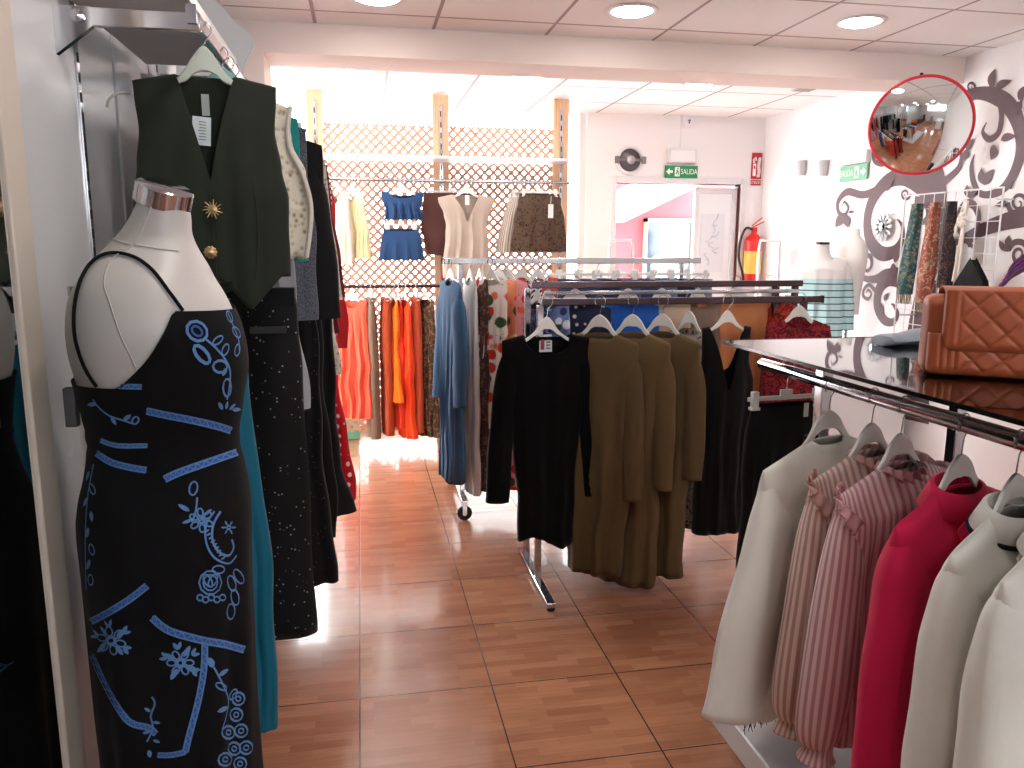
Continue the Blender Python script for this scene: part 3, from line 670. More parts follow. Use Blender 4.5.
# left chest and left edge motifs
vine([(94, 400), (100, 408), (110, 416), (122, 420), (134, 424)], [(98, 404, 170, 10, 4, True), (112, 417, 60, 10, 4, True), (124, 421, -40, 10, 4, True), (134, 424, -60, 8, 6, False)], 1.8)
for y, a in [(472, 110), (485, 70), (498, 120), (512, 80), (528, 100), (545, 75), (560, 110), (575, 85)]:
    petal(90+(y % 3), y, R(a), 11, 5, y % 2 == 0); 
ribbon(em, seg([(95, 465), (89, 500), (87, 540), (88, 590)], 6), 1.6)
# lower right blossoms
vine([(214, 668), (222, 684), (228, 700), (226, 716), (222, 730)], [(214, 668, -120, 12, 6, True), (218, 676, -30, 12, 5, True), (226, 690, -150, 12, 6, False), (230, 700, -60, 12, 6, False), (228, 708, 160, 12, 5, True)], 1.8)
for (x, y) in [(236, 715), (228, 733), (241, 731), (234, 749), (246, 748), (225, 760), (240, 764), (238, 699)]: loop(x, y, 6.5, 6.5, w=2); loop(x, y, 2.5, 2.5, w=1.6)
# small script-like spray
vine([(148, 742), (154, 728), (152, 716), (156, 704), (153, 697)], [(152, 712, -150, 8, 3, True), (154, 722, 10, 8, 3, True), (151, 732, 170, 8, 3, True), (154, 740, 20, 8, 3, True), (150, 750, 80, 8, 4, True)], 1.6)
em.build('embroidery', [EMB, EMB2], dr)
# grey security tag at the back of the dress
tg = MB().box(-.466, -.448, 1.335, 1.352, 1.262, 1.325); tg.build('price_tag', plain('dark_tag', (52, 54, 58), .6), dr, bevel=.002)
# ================================================================== LATTICE DISPLAY
LY = 6.2
WOOD = NT('pine_wood'); _p = WOOD.pr(i_Roughness=.6); _c = WOOD.coord(scale=(30, 30, 1.2)); _n = WOOD.n('ShaderNodeTexNoise', i_Scale=2.0, i_Detail=5.0); WOOD.l(_c, 0, _n, 0)
_r = WOOD.ramp([(.3, srgb(206, 160, 120)), (.7, srgb(232, 196, 160))]); WOOD.l(_n, 0, _r, 0); WOOD.l(_r, 0, _p, 'Base Color'); WOOD = WOOD.m
LATW = wall_mat('lattice_wood', (206, 160, 134), .6)
for x0, x1, w_ in ((-.35, -.24, 'left'), (.56, .68, 'middle'), (1.485, 1.605, 'right')):
    t = thing('wooden_post', f'tall pale pine post with slotted metal strip, {w_} one of the three at the lattice', 'post', ((x0+x1)/2, LY, 0), 0, 'pine posts of the lattice display')
    hw_ = (x1-x0)/2
    MB().box(-hw_, hw_, -.035, .035, 0, 2.64).build('post_body', WOOD, t, bevel=.003)
    MB().box(-.012, .012, -.041, -.035, .3, 2.56).build('slotted_strip', CH, t)
    m = MB()
    for i in range(28): m.box(-.004, .004, -.0416, -.041, .4+i*.077, .44+i*.077)
    m.build('slots', BLK, t)
def lattice(x0, x1, z0, z1, label):
    t = thing('lattice_panel', label, 'lattice', (0, 0, 0), 0, 'diagonal wooden lattice panels')
    sp = .0685
    for dirn, yy in ((1, LY+.004), (-1, LY-.003)):
        m = MB(); k = -60
        while k < 80:
            # line x = c + dirn*(z-z0)
            c = x0+k*sp; lo, hi = z0, z1
            if dirn > 0: lo = max(lo, z0+(x0-c)); hi = min(hi, z0+(x1-c))
            else: lo = max(lo, z0+(c-x1)); hi = min(hi, z0+(c-x0))
            if hi-lo > .01: m.bar((c+dirn*(lo-z0), yy, lo), (c+dirn*(hi-z0), yy, hi), .006, .0225, up=(0, 1, 0)) if False else m.bar((c+dirn*(lo-z0), yy, lo), (c+dirn*(hi-z0), yy, hi), .0225, .006, up=(0, 1, 0))
            k += 1
        m.build('slat_layer', LATW, t)
lattice(-.24, .56, .1, 2.42, 'wooden diagonal lattice panel between the left and middle posts')
lattice(.68, 1.485, .1, 2.42, 'wooden diagonal lattice panel between the middle and right posts')
s = MB().box(-.3, 1.58, 5.86, 6.14, 2.15, 2.168).build('display_shelf', plain('frosted_shelf', (226, 220, 228), .3), bevel=.002); tag(s, 'long thin white shelf across the lattice above the hanging tops', 'shelf')
def hrail(name, label, z, x0, x1, y, mat, arms):
    t = thing(name, label, 'clothes rail', (x0, y, z))
    MB().tube([(0, 0, 0), (x1-x0, 0, 0)], .012, 12).build('rail_bar', mat, t)
    for a in arms: MB().box(a-x0-.008, a-x0+.008, .0, LY-.04-y, -.01, .01).build('arm', mat, t)
hrail('display_rail', 'upper chrome rail on the lattice with four outfits hanging', 2.0, -.28, 1.56, 5.95, CH, (-.27, .62, 1.54))
hrail('display_rail', 'lower dark rail on the lattice holding the orange and coral clothes', 1.24, -.24, .7, 5.95, DCH, (-.2, .62))
GU = 'outfits on the upper lattice rail'
YR = 5.95
def px(u, Y, dz=0): return at(u, 200, Y=Y).x
DEN = cloth('denim_dark', (44, 74, 116)); DEN2 = cloth('denim_mid', (66, 100, 140))
hk = lambda u, z=2.0: (px(u, YR), YR, z)
garment('camisole', 'pale yellow pleated camisole on the upper lattice rail', 'top', GU, hk(352), R(-35), cloth('pale_yellow', (222, 208, 150), 'vstripe', (236, 228, 190), scale=9), [(0, .07, .012), (.08, .1, .03), (.3, .12, .04), (.48, .13, .05)], ('v', .05, .1, .06), .25, fold=(.012, 6), seed=30, short='pale yellow camisole')
garment('camisole', 'beige camisole nearest the left post on the upper lattice rail', 'top', GU, hk(338), R(-50), cloth('sand', (208, 192, 170)), [(0, .07, .012), (.1, .12, .03), (.52, .14, .04)], ('v', .05, .1, .06), .25, seed=31, short='beige camisole near the post')
garment('crop_top', 'frayed denim crop top hanging above the denim skirt', 'top', GU, hk(402), R(5), DEN, [(0, .155, .02), (.05, .15, .035), (.12, .13, .04), (.2, .135, .04)], ('scoop', .1, .05, .03), .05, fold=(.012, 5), seed=32, short='frayed denim crop top')
garment('denim_skirt', 'blue denim mini skirt below the denim crop top', 'skirt', GU, (px(400, YR)-.0, YR-.02, 1.735), R(4), DEN, [(0, .13, .03), (.1, .145, .045), (.225, .165, .05)], ('scoop', .12, .02, .0), .02, fold=(.006, 4), seed=33, hang='clip', short='blue denim mini skirt', hdrop=.03)
vt = garment('knit_vest', 'beige sleeveless V-neck top hanging at the middle lattice post', 'top', GU, hk(466), R(3), cloth('beige_knit', (186, 170, 156)), [(0, .215, .012), (.06, .21, .03), (.16, .17, .035), (.24, .15, .04), (.3, .155, .045), (.62, .185, .05)], ('v', .1, .22, .02), .22, fold=(.007, 4), seed=34, short='beige V-neck top', hw=.15)
MB().box(-.016, .016, -.03, -.028, -.17, -.1).build('price_tag', WPL, vt)
sk = garment('leopard_skirt', 'black leopard print mini skirt with white price tag by the right post', 'skirt', GU, hk(539), R(3), cloth('leopard_dark', (58, 48, 44), 'leopard', (20, 16, 16), (84, 66, 52), scale=1.3), [(0, .155, .03), (.06, .165, .04), (.2, .195, .05), (.43, .22, .055)], ('scoop', .12, .015, 0), .02, fold=(.004, 3), seed=35, hang='clip', short='leopard print mini skirt', hw=.15)
MB().box(.05, .09, -.064, -.062, -.26, -.16).build('price_tag', WPL, sk)
MB().tube([(.07, -.06, -.16), (.075, -.055, -.1)], .0015, 5).build('tag_string', WPL, sk)
garment('cream_skirt', 'cream skirt showing a thin edge behind the leopard print skirt', 'skirt', GU, (px(528, YR), YR+.06, 2.0), R(0), cloth('cream_stripe', (214, 205, 192), 'vstripe', (150, 140, 130), scale=12), [(0, .13, .02), (.2, .19, .03), (.44, .235, .04)], ('scoop', .1, .015, 0), .02, seed=36, hang='clip', short='cream skirt behind the leopard one')
trousers('brown_trousers', 'brown trousers folded behind the beige V-neck top', 'trousers', GU, (px(452, YR), YR+.08, 2.0), R(0), cloth('brown_red', (96, 62, 58)), w=.2, L=.45, flare=.09, seed=37, short='brown trousers behind the beige top')
# lower lattice rail
GO = 'orange and coral clothes on the lower lattice rail'
def lo(name, label, cat, u, mat, L, hw_, short, rz=-74, kind='g', **kw):
    x = px(u-5, YR)
    if kind == 't': return trousers(name, label, cat, GO, (x, YR, 1.24), R(rz), mat, w=hw_*.6, L=L, flare=hw_*.36, seed=int(u), short=short, crotch=.25, gap=.004)
    return garment(name, label, cat, GO, (x, YR, 1.24), R(rz), mat, [(0, hw_*.7, .012), (.1, hw_*.72, .022), (L*.5, hw_*.75, .025), (L, hw_*.95, .032)], ('scoop', .06, .08, .02), .25, fold=(.014, 4), seed=int(u), short=short, **kw)
COR = cloth('coral', (232, 96, 72)); ORG = cloth('orange', (240, 116, 30)); RST = cloth('rust', (176, 74, 42)); TAUP = cloth('taupe', (120, 96, 80)); ORR = cloth('orange_red', (232, 72, 30)); TER = cloth('terracotta', (196, 88, 60))
lo('coral_dress', 'coral slip dress, first on the lower lattice rail', 'dress', 353, COR, .9, .16, 'coral slip dress', rz=-20)
lo('taupe_trousers', 'taupe trousers beside the coral slip dress', 'trousers', 372, TAUP, 1.05, .11, 'taupe trousers', rz=-74, kind='t')
lo('rust_trousers', 'rust coloured trousers between the taupe and orange pieces', 'trousers', 387, RST, 1.03, .1, 'rust trousers', rz=-74, kind='t')
lo('orange_blouse', 'bright orange long blouse on the lower lattice rail', 'blouse', 396, ORG, .78, .1, 'bright orange blouse', rz=-72)
lo('orange_dress', 'orange red full-length dress on the lower lattice rail', 'dress', 407, ORR, 1.06, .12, 'orange red long dress', rz=-66)
lo('terracotta_trousers', 'terracotta trousers next to the leopard dress', 'trousers', 418, TER, 1.02, .09, 'terracotta trousers', rz=-74, kind='t')
lo('leopard_dress', 'leopard print dress at the end of the lower lattice rail', 'dress', 428, cloth('leopard_tan', (120, 92, 64), 'leopard', (40, 30, 24), (70, 52, 38)), 1.06, .12, 'tan leopard dress', rz=-45)
lo('coral_blouse', 'coral red blouse pressed between the orange blouse and long dress', 'blouse', 400, cloth('coral_red', (214, 58, 36)), .98, .08, 'coral red blouse', rz=-66)
# pale green rug/box outside the lattice
o = MB().box(-.42, -.05, 6.32, 6.62, 0, .24).build('storage_box', plain('mint_plastic', (120, 206, 180), .5), bevel=.01); tag(o, 'mint green box on the floor behind the lattice', 'box')
# ================================================================== RACKS
def tube_rack_c():
    t = thing('rolling_rack', 'chrome rolling clothes rack carrying the denim dress and floral prints', 'clothes rack', (.54, 4.4, 0))
    x1 = 1.945-.54; z = 1.46
    MB().box(-.09, x1, -.012, .012, -.02+z, .012+z).build('rail_bar', CH, t, bevel=.003)
    MB().box(-.094, -.09, -.014, .014, z-.022, z+.014).build('end_cap', DCH, t)
    for x in (0, x1-.12):
        MB().box(x-.014, x+.014, -.014, .014, .1, z-.02).build('upright', CH, t, bevel=.003)
        MB().box(x-.018, x+.018, -.12, .62, .09, .12).build('foot_bar', CH, t, bevel=.003)
        for y in (-.1, .6):
            w_ = MB().lathe([(.0, -.012), (.036, -.012), (.042, -.008), (.042, .008), (.036, .012), (0, .012)], 24, M=Matrix.Rotation(PI/2, 4, 'X'), c=(x, y, .043)).build('caster_wheel', BLK, t)
            MB().lathe([(.0, -.014), (.014, -.014), (.014, .014), (0, .014)], 16, M=Matrix.Rotation(PI/2, 4, 'X'), c=(x, y, .043)).build('hub', CH, w_)
            m = MB(); m.box(x-.012, x+.012, y-.018, y-.0145, .04, .09); m.box(x-.012, x+.012, y+.0145, y+.018, .04, .09); m.build('caster_fork', CH, t)
tube_rack_c()
def rack_ab():
    t = thing('display_rack', 'two-bar metal clothes rack in the middle of the shop carrying the black and olive clothes', 'clothes rack', (.76, 3.4, 0))
    RAILA, RAILB = 1.318, 1.375
    MB().box(-.0, 1.32, -.012-.06, .012-.06, RAILA-.03, RAILA).build('rail_bar', DCH, t, bevel=.003)
    MB().box(.02, 1.4, .24, .275, RAILB-.03, RAILB).build('rail_bar', DCH, t, bevel=.003)
    MB().box(.05, 1.3, .1, .12, RAILA+.004, RAILA+.022).build('rail_bar', CH, t, bevel=.003)
    MB().box(1.352, 1.378, .24, .27, .03, RAILB-.03).build('upright', DCH, t, bevel=.003)
    MB().box(-.003, .0, -.074, -.046, RAILA-.032, RAILA+.002).build('end_cap', BLK, t); MB().box(1.32, 1.324, -.074, -.046, RAILA-.032, RAILA+.002).build('end_cap', BLK, t)
    for x in (0.0, 1.25):
        m = MB(); m.box(x-.014, x+.014, -.04, -.012, .03, RAILA-.03); m.box(x-.014, x+.014, .22, .25, .03, RAILB-.03); m.build('upright', CH if x == 0 else DCH, t, bevel=.003)
        MB().box(x-.02, x+.02, -.3, .36, .01, .035).build('foot_bar', CH, t, bevel=.004)
        for y in (-.29, .35): MB().lathe([(.018, 0), (.018, .012), (0, .012)], 16, c=(x, y, 0)).build('rubber_foot', BLK, t)
rack_ab()
GA = 'clothes on the middle rack'
YA, ZA = 3.33, 1.31
XA = lambda u, dy=0: at(u, 300, Y=YA+dy).x
bt = garment('velvet_dress', 'short black velvet dress with long sleeves, first on the middle rack facing the aisle', 'dress', GA, (XA(547, -.06), YA-.06, ZA), R(4), VEL,
    [(0, .195, .016), (.1, .195, .035), (.3, .165, .045), (.5, .145, .045), (.75, .13, .05), (.93, .12, .055)], ('scoop', .1, .1, .03), .24, top=-.12, hdrop=.08, sleeve=slv(.205, .64, .055, .05, .045, slope=.24), fold=(.007, 2.6), seed=41, hem=lambda c, f: .03*math.sin(c*3), short='black velvet dress', hw=.115, rail=.02, solid=.003)
MB().box(-.028, .028, .016, .018, -.215, -.14).build('care_label', plain('white_label', (205, 205, 210), .8), bt)
m = MB(); m.box(-.022, -.006, .0145, .0155, -.205, -.15)
m.build('label_print', plain('label_red', (150, 60, 70), .8), bt)
m = MB()
for i in range(4): m.box(.002, .02, .0145, .0155, -.163-i*.013, -.157-i*.013)
m.build('label_text', plain('label_grey', (90, 90, 100), .8), bt)
OLV = cloth('olive_knit', (98, 80, 54)); OLV2 = cloth('olive_knit_b', (108, 88, 60))
for i, (u, lab, rz, mt, L) in enumerate([(600, 'olive brown knit dress right behind the black velvet dress', -40, OLV, 1.1), (633, 'olive brown knit dress in the middle of the three alike', -44, OLV2, 1.16), (663, 'olive brown knit dress furthest right of the three alike', -46, OLV, 1.12)]):
    garment('knit_dress', lab, 'dress', GA, (XA(u, -.06), YA-.06, ZA), R(rz), mt, [(0, .175, .016), (.12, .175, .04), (.35, .155, .05), (.7, .145, .05), (L, .135, .055)], ('scoop', .075, .045, .02), .38, top=-.115, hdrop=.075,
            sleeve=slv(.18, .62-.04*i, .06, .04, .02, slope=.38), fold=(.010, 2.4), seed=50+i, short=lab, rail=.02, solid=.003, hw=.16)
garment('print_blouse', 'grey brown printed blouse between olive knit and black wrap dress', 'blouse', GA, (XA(690, .06), YA+.06, ZA), R(-66), cloth('grey_print', (112, 98, 96), 'leopard', (40, 36, 44), (176, 160, 150), scale=1.3), [(0, .14, .016), (.15, .145, .03), (.55, .14, .03), (.95, .14, .035)], ('scoop', .07, .05, .02), .45, top=-.115, hdrop=.075, sleeve=slv(.14, .45, .045, .04, .0), seed=54, short='grey brown printed blouse', rail=.02)
garment('wrap_dress', 'black sleeveless dress with deep V neckline at the right of the middle rack', 'dress', GA, (XA(728, -.1), YA-.1, ZA), R(4), BK,
    [(0, .12, .014), (.06, .115, .03), (.16, .11, .035), (.26, .135, .045), (.5, .12, .045), (.95, .125, .05)], ('v', .085, .3, .22), .2, top=-.1, hdrop=.06, fold=(.006, 3), seed=55, short='deep V black dress', rail=.02, hw=.115, solid=.003)
garment('satin_blouse', 'tan satin blouse hanging behind the black deep V dress', 'blouse', GA, (XA(735, .33), YA+.33, 1.375), R(0), cloth('tan_satin', (206, 132, 88), rough=.45), [(0, .2, .014), (.1, .2, .03), (.55, .19, .04), (.9, .17, .04)], ('scoop', .06, .03, .015), .06, seed=56, short='tan satin blouse', rail=.02)
REDM = cloth('red_ethnic', (150, 34, 30), 'paisley', (60, 20, 28), (190, 70, 46), scale=.7)
garment('red_blouse', 'red patterned blouse beside the tan satin blouse', 'blouse', GA, (XA(770, .33), YA+.33, 1.375), R(-45), REDM, [(0, .16, .014), (.15, .17, .035), (.55, .18, .04), (.95, .2, .05)], ('scoop', .06, .06, .02), .4, seed=57, short='red patterned blouse', rail=.02, sleeve=slv(.15, .4, .05, .05, .04))
garment('red_tunic', 'dark red patterned tunic at the right end of the middle rack', 'tunic', GA, (XA(800), YA-.0, ZA), R(-30), cloth('dark_red_ethnic', (108, 24, 34), 'paisley', (32, 18, 40), (160, 50, 50), scale=.8), [(0, .13, .014), (.15, .15, .035), (.55, .16, .04), (1.0, .18, .05)], ('scoop', .06, .06, .02), .4, seed=58, short='dark red patterned tunic', rail=.02)
# second bar
XB = lambda u: at(u, 285, Y=3.66).x
YBB = 3.66; ZB = 1.375
GB = 'clothes on the rear bar of the middle rack'
NAVD = cloth('navy_dots', (38, 46, 70), 'dots', (210, 210, 215), scale=1.1); BLU = cloth('bright_blue', (40, 96, 190))
for name, lab, cat, u, rz, mt, L, hs in [
  ('floral_dress', 'blue and white printed dress behind the black velvet dress', 'dress', 548, -50, cloth('blue_print', (110, 130, 180), 'floral', (40, 52, 100), (220, 225, 235), scale=1.5), .98, .12),
  ('navy_dress', 'navy printed dress with hem showing left of the velvet dress', 'dress', 537, -66, cloth('navy_paisley', (34, 44, 86), 'paisley', (90, 110, 160), (20, 26, 50)), 1.12, .09),
  ('dotted_blouse', 'navy blouse with white dots behind the velvet dress', 'blouse', 575, -20, NAVD, .7, .17),
  ('camisole', 'bright blue camisole behind the olive knit dresses', 'top', 628, -10, BLU, .6, .15),
  ('nude_blouse', 'sheer nude blouse behind the furthest olive knit dress', 'blouse', 662, -12, cloth('nude_chiffon', (208, 182, 160), rough=.5), .6, .14),
  ('blouse', 'taupe blouse between the nude blouse and the tan satin blouse', 'top', 698, -25, cloth('taupe_b', (140, 118, 104)), .55, .11)]:
    garment(name, lab, cat, GB, (XB(u), YBB, ZB), R(rz), mt, [(0, hs, .014), (.12, hs*1.02, .035), (L*.5, hs*.98, .04), (L, hs*1.1, .05)], ('scoop', .06, .05, .02), .3, seed=int(u), short=' '.join(lab.split()[:10]), rail=.02)
# rack C clothes
GC = 'clothes on the rolling rack'
XC = lambda u: at(u, 262, Y=4.4).x
ZCC = 1.45
BD = cloth('denim_blue', (64, 98, 132)); WHC = cloth('white_cotton', (222, 216, 214))
garment('denim_dress', 'mid blue long-sleeved denim dress, first on the rolling rack', 'dress', GC, (XC(449), 4.36, ZCC), R(-76), BD, [(0, .16, .016), (.15, .16, .03), (.5, .13, .035), (.9, .14, .04), (1.14, .14, .045)], ('scoop', .06, .05, .02), .28, sleeve=slv(.16, .6, .065, .05, .04), seed=60, short='blue denim dress', rail=.02, solid=.003)
garment('white_dress', 'long white dress just right of the denim dress', 'dress', GC, (XC(470), 4.42, ZCC), R(-76), WHC, [(0, .09, .014), (.15, .09, .022), (.5, .09, .025), (1.24, .11, .03)], ('scoop', .06, .05, .02), .28, seed=61, short='long white dress', rail=.02)
garment('leopard_dress', 'brown leopard print dress behind the long white dress', 'dress', GC, (XC(480), 4.42, ZCC), R(-70), cloth('leopard_brown', (128, 100, 88), 'leopard', (50, 34, 30), (84, 60, 52)), [(0, .09, .014), (.15, .09, .025), (.5, .09, .03), (1.22, .11, .035)], ('scoop', .06, .05, .02), .28, seed=62, short='brown leopard print dress', rail=.02)
garment('floral_blouse', 'white blouse with red and green flowers on the rolling rack', 'blouse', GC, (XC(490), 4.36, ZCC), R(-42), cloth('white_floral', (228, 216, 206), 'floral', (206, 60, 48), (226, 120, 90)), [(0, .1, .016), (.15, .1, .03), (.4, .1, .035), (.85, .11, .04)], ('scoop', .06, .05, .02), .28, seed=63, short='white floral blouse', rail=.02)
garment('pink_floral_dress', 'pink dress with red flowers on the rolling rack', 'dress', GC, (XC(507), 4.42, ZCC), R(-45), cloth('pink_floral', (222, 150, 156), 'floral', (196, 40, 60), (240, 110, 60)), [(0, .14, .016), (.15, .15, .04), (.5, .15, .045), (1.22, .16, .05)], ('scoop', .06, .05, .02), .28, seed=64, short='pink floral dress', rail=.02)
garment('peach_blouse', 'peach floral blouse squeezed between white and pink florals', 'blouse', GC, (XC(500), 4.44, ZCC), R(-50), cloth('peach_floral', (226, 146, 112), 'floral', (200, 70, 60), (240, 220, 190)), [(0, .13, .016), (.5, .15, .045), (.9, .16, .05)], ('scoop', .06, .05, .02), .28, seed=65, short='peach floral blouse', rail=.02)
garment('zigzag_dress', 'black and white zigzag dress on the rolling rack', 'dress', GC, (XC(521), 4.38, ZCC), R(-35), cloth('zigzag', (226, 224, 222), 'zigzag', (28, 28, 34)), [(0, .12, .016), (.5, .13, .045), (1.0, .15, .05)], ('scoop', .06, .05, .02), .28, seed=66, short='zigzag dress', rail=.02)
garment('camisole', 'coral red camisole right of the zigzag dress', 'top', GC, (XC(536), 4.36, ZCC), R(-20), cloth('coral_top', (206, 92, 76)), [(0, .11, .016), (.5, .13, .045)], ('scoop', .06, .05, .02), .1, seed=67, short='coral red top', rail=.02)
jn = [(560, (52, 66, 96)), (578, (60, 82, 118)), (598, (44, 60, 92)), (618, (74, 100, 136)), (636, (50, 72, 110)), (655, (92, 116, 146)), (672, (40, 54, 84)), (689, (110, 130, 150))]
ordn = ['first', 'second', 'third', 'fourth', 'fifth', 'sixth', 'seventh', 'last']
for i, (u, c_) in enumerate(jn):
    trousers('jeans', f'{ordn[i]} pair of blue jeans from the left on the rolling rack', 'jeans', 'jeans on the rolling rack', (XC(u), 4.42, ZCC), R(-50), cloth(f'jeans_{i}', c_), w=.15, L=.95, flare=.075, seed=70+i, short=f'{ordn[i]} pair of jeans', top=-.1)
# ================================================================== RIGHT GONDOLA
tb = thing('glass_display_table', 'glass-topped display stand with chrome rail and white base in the right foreground', 'display stand', (1.12, 2.3, 0))
gt = NT('table_glass'); tr_ = gt.n('ShaderNodeBsdfTransparent', i_0=(.7, .73, .74, 1)); g_ = gt.n('ShaderNodeBsdfGlossy', i_0=(1, 1, 1, 1), i_1=.03)
fr_ = gt.n('ShaderNodeFresnel', i_0=2.7); mx_ = gt.n('ShaderNodeMixShader'); gt.l(fr_, 0, mx_, 0); gt.l(tr_, 0, mx_, 1); gt.l(g_, 0, mx_, 2); gt.l(mx_, 0, gt.out, 0)
X0 = 0.0; XW = .78
MB().box(X0, XW, -1.75, .04, 1.242, 1.25).build('glass_top', gt.m, tb)
m = MB(); m.box(X0-.003, X0, -1.75, .04, 1.241, 1.251); m.box(X0, XW, .04, .043, 1.241, 1.251); m.box(XW, XW+.003, -1.75, .04, 1.241, 1.251); m.build('glass_edge', plain('dark_glass_edge', (16, 22, 22), .15), tb)
MB().tube([(.16, .07, 1.167), (.16, -1.72, 1.167)], .019, 24).build('rail', CH, tb)
MB().box(.60, .62, -1.72, -.0, 1.205, 1.24).build('support_beam', CH, tb, bevel=.002)
for x, y in ((.165, -.275), (.61, -.275), (.165, -1.65), (.61, -1.65)):
    MB().box(x-.016, x+.016, y-.02, y+.02, .1, 1.24).build('upright', CH, tb, bevel=.003)
for y in (-.27, -1.65): MB().box(.17, .62, y-.012, y+.012, 1.2, 1.235).build('cross_bar', CH, tb)
MB().box(-.03, .82, -1.85, -.07, 0.0, .095).build('base', WHT, tb, bevel=.006)
MB().lathe([(.035, 0), (.035, .012), (.03, .02), (.02, .024), (.02, .05), (0, .05)], 28, c=(.12, -.47, .095)).build('round_foot', CH, tb)
RX, RZ = 1.28, 1.167
GR = 'clothes on the glass-topped stand'
def seam_tube(par, pts, r, mat): MB().tube(catmull(pts, 5), r, 6).build('trim', mat, par)
CRM = cloth('off_white_crepe', (236, 234, 226), rough=.75)
wbl = garment('blouse', 'plain off-white wide-sleeved blouse, furthest of the clothes under the glass top', 'blouse', GR, (RX-.02, 1.95, RZ), R(20), CRM,
    [(0, .24, .018), (.12, .25, .05), (.4, .26, .06), (.78, .29, .07)], ('scoop', .062, .035, .02), .36, sleeve=[(.155, 0, -.13, .055, .012), (.185, 0, -.155, .07, .03), (.215, -.01, -.25, .078, .048), (.29, -.02, -.5, .09, .055), (.33, -.02, -.74, .1, .055)], fold=(.012, 4), seed=80, top=-.125, hdrop=.085, rail=.019, short='plain off-white blouse', solid=.003, hw=.19, rows=44)
PNK = cloth('pink_stripe', (228, 206, 196), 'vstripe', (190, 148, 140), scale=13, rough=.7); PNK2 = cloth('rose_stripe', (230, 200, 200), 'vstripe', (188, 140, 146), scale=13, rough=.7)
def ruffle(par, path, w, mat, seed=0, freq=40, amp=.006):
    """gathered strip of cloth along a path of points"""
    P = catmull(path, 10); vs = []; r = random.Random(seed)
    for i, p_ in enumerate(P):
        a = Vector(P[min(i+1, len(P)-1)])-Vector(P[max(i-1, 0)]); a.normalize()
        o = Vector((a.z, 0, -a.x)); 
        if o.length < .1: o = Vector((0, 0, -1))
        if o.z > 0 and abs(o.x) < .3: o = -o
        wob = amp*math.sin(i*freq/10+seed)
        p_ = Vector(p_)
        for j in range(4):
            q = j/3; vs.append(p_+o*(w*(q-.3))+Vector((0, -.006-wob*(q+.2)*1.8, .004*math.sin(i*freq/10+1)*q)))
    mb = MB(); mb.add(vs, [(i*4+j, i*4+j+1, (i+1)*4+j+1, (i+1)*4+j) for i in range(len(P)-1) for j in range(3)])
    return mb.build('ruffle', mat, par, solid=.0015)
for y, mt, lab, sd in ((1.79, PNK, 'dusty pink striped blouse with ruffled shoulders, next to the plain off-white blouse', 81), (1.675, PNK2, 'rose pink striped blouse with ruffled shoulders, next to the fuchsia blazer', 82)):
    g = garment('blouse', lab, 'blouse', GR, (RX, y, RZ), R(20), mt, [(0, .215, .018), (.12, .22, .05), (.4, .22, .06), (.7, .23, .065)], ('scoop', .066, .03, .015), .34,
        sleeve=[(.14, 0, -.125, .05, .012), (.17, 0, -.145, .058, .028), (.2, -.01, -.25, .062, .042), (.235, -.02, -.48, .07, .05), (.25, -.02, -.64, .06, .045), (.25, -.02, -.68, .036, .03), (.255, -.02, -.72, .05, .04)], top=-.125, hdrop=.085, rail=.019, fold=(.012, 6), seed=sd, short=lab.split(',')[0].replace(' with ruffled shoulders', ''), solid=.002, hw=.16, rows=44)
    for s in (-1, 1):
        ruffle(g, [(s*.16, .035, -.185), (s*.205, .02, -.18), (s*.235, -.01, -.19), (s*.238, -.035, -.215), (s*.21, -.055, -.25)], .042, mt, sd+s, 11, .005)
    zz = -.125
    ruffle(g, [(-.068, -.01, zz-.018), (-.045, -.03, zz-.03), (0, -.036, zz-.036), (.045, -.03, zz-.03), (.068, -.01, zz-.018)], .026, mt, sd+5, 9, .006)
    ruffle(g, [(-.068, .01, zz-.012), (-.035, .03, zz-.016), (.035, .03, zz-.016), (.068, .01, zz-.012)], .026, mt, sd+6, 9, .006)
